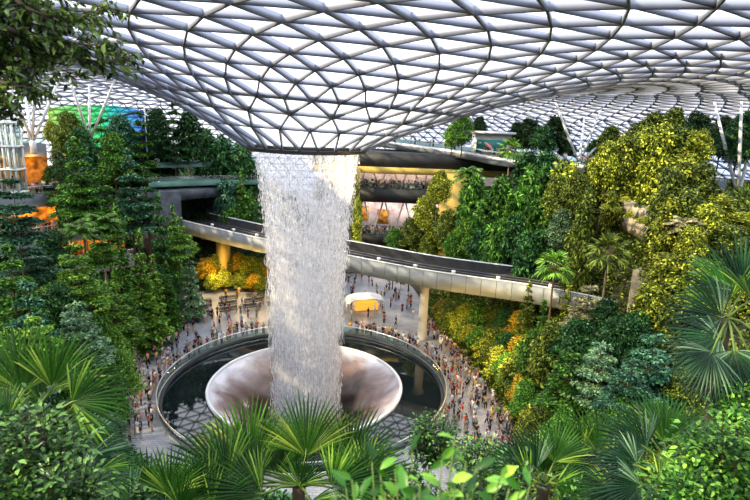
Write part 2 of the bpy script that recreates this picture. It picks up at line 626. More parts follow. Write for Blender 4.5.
# ------------------------------------------------------------------ fountain: moat, funnel, railing
M['moat'] = mat('dark_pool_water', (0.006, 0.010, 0.012), 0.03, spec=0.6, bump=0.02, scale=1.5)
M['lip'] = mat('funnel_lip', (0.75, 0.75, 0.78), 0.2)
M['funnel'], nt, out = new_mat('wet_funnel')
b = N_(nt, 'ShaderNodeBsdfPrincipled')
b.inputs['Roughness'].default_value = 0.22
tc = N_(nt, 'ShaderNodeTexCoord')
nz = N_(nt, 'ShaderNodeTexNoise')
nz.inputs['Scale'].default_value = 0.22
nz.inputs['Detail'].default_value = 7
nz.inputs['Distortion'].default_value = 0.6
sp = N_(nt, 'ShaderNodeSeparateXYZ')
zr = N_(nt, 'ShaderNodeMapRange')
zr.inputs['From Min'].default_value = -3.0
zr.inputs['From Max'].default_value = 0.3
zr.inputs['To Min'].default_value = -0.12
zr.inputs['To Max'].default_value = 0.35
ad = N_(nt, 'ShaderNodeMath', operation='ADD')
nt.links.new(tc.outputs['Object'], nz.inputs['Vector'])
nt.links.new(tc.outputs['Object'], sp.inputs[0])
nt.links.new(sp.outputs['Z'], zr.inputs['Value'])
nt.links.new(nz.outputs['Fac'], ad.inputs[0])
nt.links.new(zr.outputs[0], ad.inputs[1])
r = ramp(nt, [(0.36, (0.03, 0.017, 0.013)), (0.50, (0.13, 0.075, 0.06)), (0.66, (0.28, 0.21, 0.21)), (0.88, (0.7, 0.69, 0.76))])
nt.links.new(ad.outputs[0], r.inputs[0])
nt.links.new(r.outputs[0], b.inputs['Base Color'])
nt.links.new(b.outputs[0], out.inputs[0])

ft = thing('fountain_basin', (CX, CY, 0), 'round dark fountain pool with a pale funnel at its middle', 'fountain')
mb = MB()
mb.lathe([(15.65, -1.4), (15.65, 0.0), (15.65, 0.22), (15.35, 0.22), (15.3, -1.4)], 160)
mb.build('pool_kerb', [M['dark']], ft, True)
mb = MB()
mb.lathe([(15.35, 0.02), (10.9, 0.05)], 120)
mb.build('moat_water', [M['moat']], ft, True)
mb = MB()
mb.lathe([(10.95, 0.0), (11.0, 0.28), (10.85, 0.36), (10.65, 0.3), (10.62, 0.1)], 120)
mb.build('funnel_lip', [M['lip']], ft, True)
mb = MB()
mb.lathe([(10.64, 0.12), (10.0, -0.25), (9.0, -0.85), (8.0, -1.45), (7.0, -2.1), (6.0, -2.9), (5.0, -3.9), (4.0, -5.4), (3.2, -8.0)], 120)
mb.lathe([(3.2, -8.0), (0.01, -8.0)], 120)
mb.build('funnel', [M['funnel']], ft, True)
mb = MB()
mb.box((CX, CY, -8.6), (34, 34, 0.6))
tag(mb.build('floor_pit', [M['dark']]), 'dark floor of the pit below the fountain funnel', 'floor', kind='structure')
rl = thing('pool_railing', (CX, CY, 0), 'round glass balustrade with metal handrail around the pool', 'railing')
mb = MB()
mb.lathe([(15.85, 0.0), (15.85, 1.1), (15.88, 1.1), (15.88, 0.0)], 160)
mb.build('balustrade_glass', [M['balglass']], rl)
mb = MB()
mb.lathe([(15.81, 1.1), (15.81, 1.17), (15.93, 1.17), (15.93, 1.1), (15.81, 1.1)], 160)
mb.build('handrail', [M['steel']], rl, True)
mb = MB()
mb.lathe([(15.79, 0.0), (15.79, 0.1), (15.95, 0.1), (15.95, 0.0)], 160)
mb.build('base_rail', [M['steel']], rl)


# ------------------------------------------------------------------ waterfall
def water_mat(name, lo, hi, amax, zs, sc, tint, bottom=0.0, speck=1.0):
    m, nt, out = new_mat(name)
    tc = N_(nt, 'ShaderNodeTexCoord')
    mp = N_(nt, 'ShaderNodeMapping')
    mp.inputs['Scale'].default_value = (1, 1, zs)
    n1 = N_(nt, 'ShaderNodeTexNoise')
    n1.inputs['Scale'].default_value = sc
    n1.inputs['Detail'].default_value = 5
    n1.inputs['Roughness'].default_value = 0.65
    n2 = N_(nt, 'ShaderNodeTexNoise')
    n2.inputs['Scale'].default_value = 4.5
    n2.inputs['Detail'].default_value = 3
    mp2 = N_(nt, 'ShaderNodeMapping')
    mp2.inputs['Scale'].default_value = (1, 1, 0.45)
    nt.links.new(tc.outputs['Object'], mp.inputs[0])
    nt.links.new(mp.outputs[0], n1.inputs['Vector'])
    nt.links.new(tc.outputs['Object'], mp2.inputs[0])
    nt.links.new(mp2.outputs[0], n2.inputs['Vector'])
    mx = N_(nt, 'ShaderNodeMath', operation='MULTIPLY_ADD')
    mx.inputs[1].default_value = speck
    nt.links.new(n2.outputs['Fac'], mx.inputs[0])
    nt.links.new(n1.outputs['Fac'], mx.inputs[2])
    sp = N_(nt, 'ShaderNodeSeparateXYZ')
    nt.links.new(tc.outputs['Object'], sp.inputs[0])
    zr = N_(nt, 'ShaderNodeMapRange')
    zr.inputs['From Min'].default_value = 26.0
    zr.inputs['From Max'].default_value = -4.0
    zr.inputs['To Min'].default_value = 0.0
    zr.inputs['To Max'].default_value = bottom
    nt.links.new(sp.outputs['Z'], zr.inputs['Value'])
    ad = N_(nt, 'ShaderNodeMath', operation='ADD')
    nt.links.new(mx.outputs[0], ad.inputs[0])
    nt.links.new(zr.outputs[0], ad.inputs[1])
    r = N_(nt, 'ShaderNodeMapRange')
    r.inputs['From Min'].default_value = lo
    r.inputs['From Max'].default_value = hi
    r.inputs['To Min'].default_value = 0.02
    r.inputs['To Max'].default_value = amax
    nt.links.new(ad.outputs[0], r.inputs['Value'])
    # a falling sheet thins out where it is seen edge on
    tl = N_(nt, 'ShaderNodeBsdfTranslucent')
    tl.inputs[0].default_value = (*tint, 1)
    df = N_(nt, 'ShaderNodeBsdfDiffuse')
    df.inputs[0].default_value = (*tint, 1)
    ms = N_(nt, 'ShaderNodeMixShader')
    ms.inputs[0].default_value = 0.5
    nt.links.new(df.outputs[0], ms.inputs[1])
    nt.links.new(tl.outputs[0], ms.inputs[2])
    tp = N_(nt, 'ShaderNodeBsdfTransparent')
    m2 = N_(nt, 'ShaderNodeMixShader')
    nt.links.new(r.outputs[0], m2.inputs[0])
    nt.links.new(tp.outputs[0], m2.inputs[1])
    nt.links.new(ms.outputs[0], m2.inputs[2])
    nt.links.new(m2.outputs[0], out.inputs[0])
    return m


wf = thing('waterfall', (CX, CY, 0), 'tall white column of falling water from the roof opening', 'waterfall')


def water_shell(name, r0, r1, m, zb=-4.5, seed=0, wob=0.1, n=90, top=26.5):
    g = np.random.default_rng(seed)
    ph = g.uniform(0, 6.28, 8)
    mb = MB()
    zz = np.linspace(top, zb, 26)
    th = 2 * PI * np.arange(n) / n
    V = np.zeros((len(zz), n, 3))
    for i, z in enumerate(zz):
        f = (top - z) / (top - zb)
        r = r1 + (r0 - r1) * (1 - f) ** 2.8
        rad = r * (1 + wob * f * (0.5 * np.sin(5 * th + ph[0]) + 0.35 * np.sin(11 * th + ph[1]) + 0.3 * np.sin(23 * th + ph[2] + f * 3)))
        V[i, :, 0], V[i, :, 1], V[i, :, 2] = rad * np.cos(th), rad * np.sin(th), z
    Fc = np.array([(i * n + j, i * n + (j + 1) % n, (i + 1) * n + (j + 1) % n, (i + 1) * n + j) for i in range(len(zz) - 1) for j in range(n)])
    mb.add(V.reshape(-1, 3), Fc)
    mb.build(name, [m], wf, True)


wm1 = water_mat('falling_water_sheet', 0.90, 1.20, 0.6, 0.10, 2.4, (0.93, 0.94, 1.0), 0.20)
wm2 = water_mat('falling_water_core', 0.78, 1.10, 0.75, 0.04, 1.5, (0.95, 0.96, 1.0), 0.28, 0.6)
wm3 = water_mat('falling_water_spray', 1.0, 1.3, 0.5, 0.12, 1.4, (0.95, 0.95, 0.98), 0.16, 0.8)
water_shell('outer_sheet', 5.3, 3.4, wm1, seed=1, wob=0.06)
water_shell('inner_sheet', 4.9, 2.8, wm2, seed=2, wob=0.1)
water_shell('spray', 5.4, 3.8, wm3, seed=4, wob=0.14)

# drifting spray over the funnel
M['mist'], nt, out = new_mat('spray_mist')
tc = N_(nt, 'ShaderNodeTexCoord')
sp = N_(nt, 'ShaderNodeSeparateXYZ')
nt.links.new(tc.outputs['Object'], sp.inputs[0])
ln = N_(nt, 'ShaderNodeVectorMath', operation='LENGTH')
sc_ = N_(nt, 'ShaderNodeMapping')
sc_.inputs['Scale'].default_value = (1, 1, 0.9)
sc_.inputs['Location'].default_value = (0, 0, 0.6)
nt.links.new(tc.outputs['Object'], sc_.inputs[0])
nt.links.new(sc_.outputs[0], ln.inputs[0])
mr = N_(nt, 'ShaderNodeMapRange')
mr.inputs['From Min'].default_value = 7.5
mr.inputs['From Max'].default_value = 2.5
mr.inputs['To Min'].default_value = 0.0
mr.inputs['To Max'].default_value = 0.16
nt.links.new(ln.outputs['Value'], mr.inputs['Value'])
nz = N_(nt, 'ShaderNodeTexNoise')
nz.inputs['Scale'].default_value = 0.35
nz.inputs['Detail'].default_value = 3
nt.links.new(tc.outputs['Object'], nz.inputs['Vector'])
mu = N_(nt, 'ShaderNodeMath', operation='MULTIPLY')
nt.links.new(mr.outputs[0], mu.inputs[0])
nt.links.new(nz.outputs['Fac'], mu.inputs[1])
vs = N_(nt, 'ShaderNodeVolumeScatter')
vs.inputs['Color'].default_value = (0.97, 0.97, 1, 1)
nt.links.new(mu.outputs[0], vs.inputs['Density'])
nt.links.new(vs.outputs[0], out.inputs['Volume'])
mb = MB()
mb.lathe([(0.01, 6.5), (3.5, 6.0), (6.0, 4.0), (7.6, 1.0), (7.6, -0.6), (6.2, -2.4), (4.2, -4.6), (0.01, -4.8)], 40)
mb.build('mist', [M['mist']], wf, True)

# loose strands and drops of the fall
M['drop'], nt, out = new_mat('water_drop')
tl = N_(nt, 'ShaderNodeBsdfTranslucent')
df = N_(nt, 'ShaderNodeBsdfDiffuse')
ms = N_(nt, 'ShaderNodeMixShader')
for q in (tl, df):
    q.inputs[0].default_value = (0.97, 0.96, 1.0, 1)
nt.links.new(df.outputs[0], ms.inputs[1])
nt.links.new(tl.outputs[0], ms.inputs[2])
nt.links.new(ms.outputs[0], out.inputs[0])
g = np.random.default_rng(77)
n = 15000
z = 26.3 - 30.0 * g.random(n) ** 0.9
f = (26.5 - z) / 31.0
rad = 3.4 + 1.9 * np.clip(1 - f, 0, 1) ** 2.8
spread = 0.01 + 0.11 * np.sqrt(np.clip(f, 0, 1))
rad = rad * (1 + np.clip(g.normal(size=n), -2.2, 2.2) * spread)
th = g.uniform(0, 6.283, n)
Pz = np.stack([rad * np.cos(th), rad * np.sin(th), z], 1)
ln_ = g.uniform(0.12, 0.45, n) + 1.1 * g.random(n) ** 2 * np.clip(f * 1.6, 0, 1)
wd = g.uniform(0.025, 0.07, n)
a2 = g.uniform(0, 6.283, n)
sd = np.stack([np.cos(a2), np.sin(a2), np.zeros(n)], 1)
dn = np.array([0, 0, -1.0])
V = np.stack([Pz, Pz + sd * wd[:, None] + dn * ln_[:, None] * 0.6, Pz + dn * ln_[:, None], Pz - sd * wd[:, None] + dn * ln_[:, None] * 0.6], 1).reshape(-1, 3)
mb = MB()
mb.add(V, np.arange(n * 4).reshape(n, 4))
tag(mb.build('water_strand', [M['drop']], wf), kind='stuff')
# ------------------------------------------------------------------ viaduct
def curve_pts(pts, n):
    """Catmull-Rom through plan points"""
    pts = np.asarray(pts, float)
    pts = np.concatenate([[2 * pts[0] - pts[1]], pts, [2 * pts[-1] - pts[-2]]])
    o = []
    m = len(pts) - 3
    for q in np.linspace(0, m - 1e-6, n):
        i = int(q)
        t = q - i
        p0, p1, p2, p3 = pts[i:i + 4]
        o.append(0.5 * (2 * p1 + (p2 - p0) * t + (2 * p0 - 5 * p1 + 4 * p2 - p3) * t * t + (3 * p1 - p0 - 3 * p2 + p3) * t ** 3))
    return np.array(o)


ZB, ZT = 8.6, 10.9           # underside and top of the near fascia
near = [at_z(px, py, ZB)[:2] for px, py in ((176, 231), (210, 240), (250, 250), (300, 260.5), (343, 270), (414, 285), (470, 294), (530, 303))]
near += [near[-1] + np.array([6.5, -4.0]), near[-1] + np.array([10.5, -8.5])]
path = np.array([[p[0], p[1], 0] for p in near])
path = curve_pts(path, 90)
VIA_END = path[-1].copy()
VIA_START = path[0].copy()
via = thing('viaduct', (0, 0, 0), 'pale grey railway viaduct curving across behind the waterfall', 'viaduct')
mb = MB()                                        # sides: + is to the right of travel (towards the camera), 0 = near edge
mb.sweep(path, [(0, ZB), (0.02, ZB + 0.05), (0.02, ZT - 0.6), (-0.12, ZT - 0.6), (-0.2, ZT - 1.0), (-7.1, ZT - 1.0), (-7.15, ZT + 0.1), (-7.35, ZT + 0.1), (-7.3, ZB), (-4.8, ZB - 0.5), (-2.2, ZB - 0.5)])
mb.build('deck', [M['deck']], via)
mb = MB()
sub = path[::1]
seg = np.linalg.norm(np.diff(path, axis=0), axis=1)
L = np.concatenate([[0], np.cumsum(seg)])
PW = 1.9
k = 0
while (k + 1) * PW < L[-1]:
    q = [np.array([np.interp(s, L, path[:, j]) for j in range(3)]) for s in (k * PW + 0.03, (k + 1) * PW - 0.03)]
    mb.sweep(np.array(q), [(0.12, ZB), (0.12, ZT), (-0.1, ZT), (-0.1, ZB)])
    k += 1
mb.build('fascia_panel', [M['concrete']], via)
mb = MB()
mb.sweep(path, [(0.16, ZT), (0.16, ZT + 0.08), (-0.14, ZT + 0.08), (-0.14, ZT)])
mb.build('near_coping', [M['column']], via)
mb = MB()
mb.sweep(path, [(-7.2, ZT - 0.1), (-7.2, ZT + 0.2), (-7.4, ZT + 0.2), (-7.4, ZT - 0.1)])
mb.build('far_parapet', [M['column']], via)
for sd in (-1.5, -2.7, -4.3, -5.5):
    mb = MB()
    mb.sweep(path, [(sd + 0.05, ZT - 1.0), (sd + 0.05, ZT - 0.8), (sd - 0.05, ZT - 0.8), (sd - 0.05, ZT - 1.0)])
    mb.build('track_rail', [M['railm']], via)
for s in np.linspace(6, L[-1] - 6, 12):
    p = np.array([np.interp(s, L, path[:, j]) for j in range(3)])
    q = np.array([np.interp(s + 0.5, L, path[:, j]) for j in range(3)]) - p
    q = norm(q)
    c = p + np.array([-q[1], q[0], 0]) * 3.5
    mb = MB()
    mb.box((c[0], c[1], ZT - 0.75), (0.5, 0.3, 0.5), math.atan2(q[1], q[0]))
    mb.build('signal_box', [M['white']], via)


def via_pt(px, side):
    """plan point under the viaduct deck at picture column px"""
    i = int(np.argmin([abs(to_px((p[0], p[1], ZB))[0] - px) for p in path]))
    t = norm(path[min(i + 1, len(path) - 1)] - path[max(i - 1, 0)])
    return path[i] + np.array([-t[1], t[0], 0]) * side, t


c, t = via_pt(415, 2.6)
mb = MB()
mb.tube([(c[0], c[1], 0), (c[0], c[1], 0.3), (c[0], c[1], 7.4), (c[0], c[1], 8.2)], [0.72, 0.62, 0.62, 0.95], 28)
mb.build('round_pier', [M['pier']], via, True)
PIER = c
c, t = via_pt(210, 2.6)
mb = MB()
mb.box((c[0], c[1], 4.1), (1.7, 1.7, 8.2), math.atan2(t[1], t[0]))
mb.build('square_pier', [M['yellow']], via)

# tunnel mouths at both ends
def portal(p, d, name, label, w=11, hgt=(3.5, 19), opening=(9.5, 15.2), dep=6, m=None, off=0.0):
    """block with an opening; p = middle of the mouth, d = direction into the hill"""
    a = math.atan2(d[1], d[0])
    sdir = np.array([-d[1], d[0], 0])
    r = thing(name, (p[0], p[1], 0), label, 'tunnel mouth', kind='structure')
    o = np.array([p[0], p[1], 0])
    mb = MB()
    ow = 8.4
    dd = np.array([d[0], d[1], 0]) * dep / 2
    wl = (w - ow) / 2
    for sg in (-1, 1):
        c = dd + sdir * sg * (ow / 2 + wl / 2)
        mb.box((c[0], c[1], (hgt[0] + hgt[1]) / 2), (dep, wl, hgt[1] - hgt[0]), a)
    mb.box((dd[0], dd[1], (opening[1] + hgt[1]) / 2), (dep, ow, hgt[1] - opening[1]), a)
    mb.build('portal_wall', [m], r)
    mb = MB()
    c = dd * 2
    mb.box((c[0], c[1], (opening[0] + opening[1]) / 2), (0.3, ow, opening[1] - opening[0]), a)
    mb.build('recess_shade_panel', [M['dark']], r)  # dark panel stands in for the shade inside the tunnel
    return r


d0 = norm(path[0] - path[3])
portal(path[0] + np.array([-d0[1], d0[0], 0]) * -3.6 - d0 * 3.0, d0, 'tunnel_portal_wall', 'blue grey stone tunnel mouth where the viaduct enters the hillside', 17, (3, 16.2), (9.5, 14.6), 7, M['greystone'])
d1 = norm(path[-1] - path[-4])
portal(path[-1] + np.array([-d1[1], d1[0], 0]) * 3.6 - d1 * 2.0, d1, 'terrace_portal_wall', 'stone tunnel mouth below the sunlit retaining walls', 10.5, (4, 15.4), (9.5, 13.8), 9, M['stone'])

# planted retaining steps above the sunlit portal
def wall_step(pxs, z0, z1, th, m, name, label, dz=0.0):
    pts = np.array([[*at_z(px, py, z1)[:2], 0] for px, py in pxs])
    pts = curve_pts(pts, 14)
    mb = MB()
    mb.sweep(pts, [(0, z0), (0, z1), (-th, z1), (-th, z0)])
    return tag(mb.build(name, [m]), label, 'retaining wall', kind='structure')


wall_step(((598, 232), (630, 249), (664, 270)), 12.4, 15.5, 0.8, M['stone'], 'retaining_wall', 'beige lower retaining wall on the sunlit slope')
wall_step(((604, 206), (632, 219), (668, 234)), 17.2, 19.0, 0.8, M['stone'], 'retaining_wall', 'beige middle retaining wall on the sunlit slope')
wall_step(((606, 192), (640, 206), (680, 222)), 19.4, 21.0, 0.8, M['stone'], 'retaining_wall', 'beige upper retaining wall on the sunlit slope')

# ------------------------------------------------------------------ arc tiers
def arc_slab(mb, r0, r1, z0, z1, a0, a1, n=40):
    mb.lathe([(r0, z0), (r0, z1), (r1, z1), (r1, z0), (r0, z0)], n, (0, 0, 0), math.radians(a0), math.radians(a1))


M['glowwall'] = mat('orange_lit_planted_wall', (0.62, 0.27, 0.03), 0.8, c2=(0.10, 0.045, 0.01), scale=1.0, detail=8)  # planted wall with the orange glow put into its colour


def tier(zf, a0, a1, r0, r1, th, label, back=None, bz=None):
    t = thing('tier_floor', (CX, CY, 0), label, 'tier', kind='structure')
    mb = MB()
    arc_slab(mb, r0, r1, zf - th, zf, a0, a1)
    mb.build('slab', [M['slab']], t)
    mb = MB()
    mb.lathe([(r0 + 0.15, zf), (r0 + 0.15, zf + 1.1), (r0 + 0.2, zf + 1.1), (r0 + 0.2, zf)], 40, (0, 0, 0), math.radians(a0), math.radians(a1))
    mb.build('balustrade_glass', [M['balglass']], t)
    mb = MB()
    mb.lathe([(r0 + 0.1, zf + 1.1), (r0 + 0.1, zf + 1.17), (r0 + 0.24, zf + 1.17), (r0 + 0.24, zf + 1.1), (r0 + 0.1, zf + 1.1)], 40, (0, 0, 0), math.radians(a0), math.radians(a1))
    mb.build('handrail', [M['steel']], t)
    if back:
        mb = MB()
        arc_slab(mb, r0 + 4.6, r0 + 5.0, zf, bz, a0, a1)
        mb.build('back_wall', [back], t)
    return t


def ang(px, py, z):
    p = at_z(px, py, z)
    return math.degrees(math.atan2(p[1] - CY, p[0] - CX)) % 360


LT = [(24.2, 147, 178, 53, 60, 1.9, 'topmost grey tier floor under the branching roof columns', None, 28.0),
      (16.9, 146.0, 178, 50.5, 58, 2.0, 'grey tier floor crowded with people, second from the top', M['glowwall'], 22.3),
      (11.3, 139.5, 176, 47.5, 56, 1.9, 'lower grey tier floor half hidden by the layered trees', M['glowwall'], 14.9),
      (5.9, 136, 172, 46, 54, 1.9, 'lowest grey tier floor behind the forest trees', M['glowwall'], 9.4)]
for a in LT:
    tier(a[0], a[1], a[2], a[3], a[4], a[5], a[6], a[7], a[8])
for zf, r, dgs in ((24.2, 54.5, (149.5, 154)), (16.9, 52.5, (147, 152)), (11.3, 49.5, (142, 148))):
    for dg in dgs:
        a = math.radians(dg)
        light('POINT', 'tier_lamp', (CX + (r - 2) * math.cos(a), CY + (r - 2) * math.sin(a), zf - 2.4), 320, (1.0, 0.5, 0.12), 0.4)

# planted shelves over the left tunnel (teal glass edges)
M['teal'] = mat('teal_glass_edge', (0.03, 0.10, 0.085), 0.35, c2=(0.07, 0.18, 0.14), scale=0.5)
for i, (zf, r0, a0, a1) in enumerate(((17.6, 49.5, 108, 131), (20.4, 55, 108, 131), (23.0, 59, 108, 132))):
    t = thing('planted_shelf', (CX, CY, 0), ('lowest', 'middle', 'uppermost')[i] + ' teal edged planted shelf above the blue grey tunnel mouth', 'planted shelf', kind='structure')
    mb = MB()
    arc_slab(mb, r0, r0 + 6.5, zf - 0.9, zf, a0, a1)
    mb.build('shelf_slab', [M['teal']], t)
    mb = MB()
    mb.lathe([(r0 + 0.1, zf), (r0 + 0.1, zf + 0.9), (r0 + 0.16, zf + 0.9), (r0 + 0.16, zf)], 30, (0, 0, 0), math.radians(a0), math.radians(a1))
    mb.build('shelf_glass', [M['balglass']], t)

# glazed lift tower on the left edge
def lift_tower(px, pyb, y):
    p = at_y(px, pyb, y)
    t = thing('lift_tower', (p[0], p[1], p[2] - 5), 'white framed glass lift tower beside the topmost tier', 'lift tower')
    mb = MB()
    for a in (-1.1, -0.36, 0.36, 1.1):
        for b_ in (-0.9, 0.9):
            mb.box((a, b_, 5.0), (0.2, 0.2, 10))
    mb.build('upright', [M['column']], t)
    for z in np.arange(0.4, 10.2, 3.1):
        mb = MB()
        mb.box((0, 0, z), (2.6, 2.2, 0.22))
        mb.build('floor_band', [M['column']], t)
    mb = MB()
    mb.box((0, 0, 5.0), (2.0, 1.7, 9.8))
    mb.build('glass_skin', [M['balglass']], t)
    return t


lift_tower(11, 158, 74)

# ------------------------------------------------------------------ shopping galleries at the back
gb = thing('gallery_wall', (0, 0, 0), 'terraced shopping gallery with lit shop fronts behind the waterfall', 'gallery building', kind='structure')
yb = 108.0
xa, xb = -13.0, 30.0
mb = MB()
for z0, z1, y0 in ((13.4, 16.2, yb), (4.4, 6.5, yb + 0.5)):
    mb.box(((xa + xb) / 2, y0 + 6, (z0 + z1) / 2), (xb - xa, 12, z1 - z0))
mb.build('gallery_slab', [M['dark']], gb)
mb = MB()
mb.box(((xa + xb) / 2, yb + 6, 21.9), (xb - xa, 13.5, 2.8))
mb.build('roof_slab', [M['dark']], gb)
mb = MB()
mb.box(((xa + xb) / 2, yb - 0.6, 19.9), (xb - xa, 0.5, 1.3))
mb.build('yellow_band', [M['yellow']], gb)
mb = MB()
mb.box(((xa + xb) / 2, yb + 11, 10), (xb - xa, 0.4, 7))
mb.build('shop_front', [M['shop']], gb)
mb = MB()
mb.box(((xa + xb) / 2, yb + 11, 18), (xb - xa, 0.4, 3.6))
mb.build('upper_shop_front', [M['shop']], gb)
mb = MB()
mb.box(((xa + xb) / 2, yb + 11, 2.2), (xb - xa, 0.4, 4.4))
mb.build('ground_wall', [M['dark']], gb)
for i, x0 in enumerate(np.arange(-9, 20, 4.2)):
    mb = MB()
    for sg in (-1, 1):
        mb.bars([(x0, yb + 1.5, 6.5)], [(x0 + sg * 1.9, yb + 1.5, 13.4)], [(0, 1, 0)], 0.28, 0.28)
    mb.build('slanted_column', [M['pier']], gb)
    mb = MB()
    for sg in (-1, 1):
        mb.bars([(x0 + 1, yb + 1.5, 16.2)], [(x0 + 1 + sg * 1.3, yb + 1.5, 19.4)], [(0, 1, 0)], 0.22, 0.22)
    mb.build('slanted_column', [M['pier']], gb)
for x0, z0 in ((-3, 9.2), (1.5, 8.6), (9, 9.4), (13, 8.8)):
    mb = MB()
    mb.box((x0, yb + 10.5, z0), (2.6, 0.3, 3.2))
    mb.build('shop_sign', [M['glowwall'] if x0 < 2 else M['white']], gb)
mb = MB()
for z0, y0 in ((16.2, yb), (6.5, yb + 0.5)):
    mb.box(((xa + xb) / 2, y0 + 0.1, z0 + 0.55), (xb - xa, 0.05, 1.1))
mb.build('gallery_glass', [M['balglass']], gb)
for x0 in (-1, 7, 15):
    light('POINT', 'gallery_lamp', (x0, yb + 5, 18.6), 900, (1.0, 0.78, 0.5), 0.5)
    light('POINT', 'gallery_lamp', (x0, yb + 5, 12.5), 1500, (1.0, 0.85, 0.75), 0.5)
# yellow planted piers to the sides of the galleries
for px, w in ((352, 3.0), (455, 5.0)):
    p = at_y(px, 180, 104)
    mb = MB()
    mb.box((p[0], 104.5, 10), (w, 3, 20))
    tag(mb.build('gallery_pier_wall', [M['yellow']]), 'yellow plastered pier on the ' + ('waterfall side' if px < 400 else 'forest side') + ' of the shopping gallery', 'pier', kind='structure')

# ------------------------------------------------------------------ top terrace with the glass edged walkway
edge = np.array([at_y(px, py, y) - np.array([0, 0, 23.6]) for px, py, y in ((366, 139, 117), (420, 146, 112), (470, 153, 105), (505, 159, 97.6))])
e2 = edge[-1] + np.array([[9, -6.5, 0], [17, -16, 0], [21, -26, 0]])
wpath = curve_pts(np.concatenate([edge, e2]), 50)
wk = thing('terrace_walkway_slab', (0, 0, 0), 'high terrace walkway with a pale glass edge above the galleries', 'walkway', kind='structure')
mb = MB()
mb.sweep(wpath[:31], [(0, 22.3), (0, 23.5), (-14, 23.5), (-14, 22.3)])
mb.sweep(wpath[30:], [(0, 22.3), (0, 23.5), (-3.5, 23.5), (-3.5, 22.3)])
mb.build('walkway_slab', [M['slab']], wk)
mb = MB()
mb.sweep(wpath, [(0.05, 23.1), (0.05, 23.65), (-0.3, 23.65), (-0.3, 23.1)])
mb.build('pale_edge', [M['column']], wk)
mb = MB()
mb.sweep(wpath, [(0, 23.6), (0, 24.7), (-0.06, 24.7), (-0.06, 23.6)])
mb.build('walkway_glass', [M['balglass']], wk)

# pavilion and teal hoarding on the terrace
p = at_y(495, 153, 103)
pv = thing('pavilion', (p[0] + 0.2, p[1] + 5.5, 23.7), 'white terrace pavilion with a flat roof behind the teal hoarding', 'pavilion')
mb = MB()
mb.box((0, 0, 2.0), (7, 4, 4.0))
mb.build('pavilion_wall', [M['white']], pv)
mb = MB()
mb.box((0, -0.4, 4.2), (8, 5.4, 0.4))
mb.build('pavilion_top', [M['column']], pv)
mb = MB()
mb.box((1.2, -2.05, 1.8), (2.6, 0.2, 2.2))
mb.build('pavilion_opening', [M['dark']], pv)
hd = thing('hoarding', (p[0] - 0.6, p[1] + 1.0, 23.8), 'teal hoarding board painted with a pink shape on the terrace', 'hoarding', rz=-0.25)
M['tealb'] = mat('teal_board', (0.01, 0.16, 0.13), 0.5)
M['pink'] = mat('pink_paint', (0.85, 0.30, 0.28), 0.5)
mb = MB()
mb.box((0, 0, 1.5), (5.6, 0.2, 2.7))
mb.build('board', [M['tealb']], hd)
mb = MB()
for i in range(7):
    f = i / 6
    mb.tube([(-1.3 + 1.5 * f, -0.12, 2.3 - 1.2 * f), (-1.3 + 1.5 * f + 0.25, -0.12, 2.3 - 1.2 * f - 0.2)], 0.22 + 0.16 * math.sin(PI * f), 8)
mb.build('painted_shape', [M['pink']], hd)
for x0, z0, s in ((1.3, 2.2, 0.3), (1.8, 2.0, 0.22), (1.6, 1.2, 0.25), (-2.2, 2.2, 0.25)):
    mb = MB()
    mb.box((x0, -0.12, z0), (s * 2, 0.04, s * 0.7), 0)
    mb.build('painted_fleck', [M['white']], hd)

# added sheet imitating green and blue light behind the left column tree
M['collight'], nt, out = new_mat('coloured_light_sheet')
tc = N_(nt, 'ShaderNodeTexCoord')
sp = N_(nt, 'ShaderNodeSeparateXYZ')
nt.links.new(tc.outputs['Object'], sp.inputs[0])
mr = N_(nt, 'ShaderNodeMapRange')
mr.inputs['From Min'].default_value = -12
mr.inputs['From Max'].default_value = 12
nz = N_(nt, 'ShaderNodeTexNoise')
nz.inputs['Scale'].default_value = 0.5
nz.inputs['Detail'].default_value = 6
ma = N_(nt, 'ShaderNodeMath', operation='MULTIPLY_ADD')
ma.inputs[1].default_value = 0.35
nt.links.new(sp.outputs['X'], mr.inputs['Value'])
nt.links.new(nz.outputs['Fac'], ma.inputs[0])
nt.links.new(mr.outputs[0], ma.inputs[2])
r = ramp(nt, [(0.12, (0.75, 0.7, 0.12)), (0.3, (0.25, 0.65, 0.15)), (0.66, (0.05, 0.6, 0.2)), (0.84, (0.05, 0.38, 0.5)), (1.0, (0.08, 0.22, 0.7)), (1.0, (0.08, 0.22, 0.7))])
nt.links.new(ma.outputs[0], r.inputs[0])
tl = N_(nt, 'ShaderNodeBsdfTranslucent')
df = N_(nt, 'ShaderNodeBsdfDiffuse')
tp = N_(nt, 'ShaderNodeBsdfTransparent')
m1 = N_(nt, 'ShaderNodeMixShader')
m2 = N_(nt, 'ShaderNodeMixShader')
m1.inputs[0].default_value = 0.35
nt.links.new(r.outputs[0], tl.inputs[0])
nt.links.new(r.outputs[0], tp.inputs[0])
nt.links.new(r.outputs[0], df.inputs[0])
nt.links.new(tl.outputs[0], m1.inputs[1])
nt.links.new(df.outputs[0], m1.inputs[2])
m2.inputs[0].default_value = 0.4
nt.links.new(tp.outputs[0], m2.inputs[1])
nt.links.new(m1.outputs[0], m2.inputs[2])
nt.links.new(m2.outputs[0], out.inputs[0])
q0, q1 = at_y(52, 150, 99), at_y(146, 150, 99)
cc = (q0 + q1) / 2
scn = thing('coloured_light_screen', (cc[0], cc[1], 22.4), 'added translucent sheet imitating green and blue light under the far roof edge', 'screen')
scn.scale = (0.82, 1, 1)
mb = MB()
n = 24
xs = np.linspace(-10.5, 10.5, n)
ytop = 7.2 + 0.8 * np.sin(np.linspace(0, PI, n))
for j in range(n - 1):
    pass
V = []
for i, x in enumerate(xs):
    yy = 3.0 * (1 - (x / 10.5) ** 2)
    for z in np.linspace(0, ytop[i], 6):
        V.append((x, yy, z))
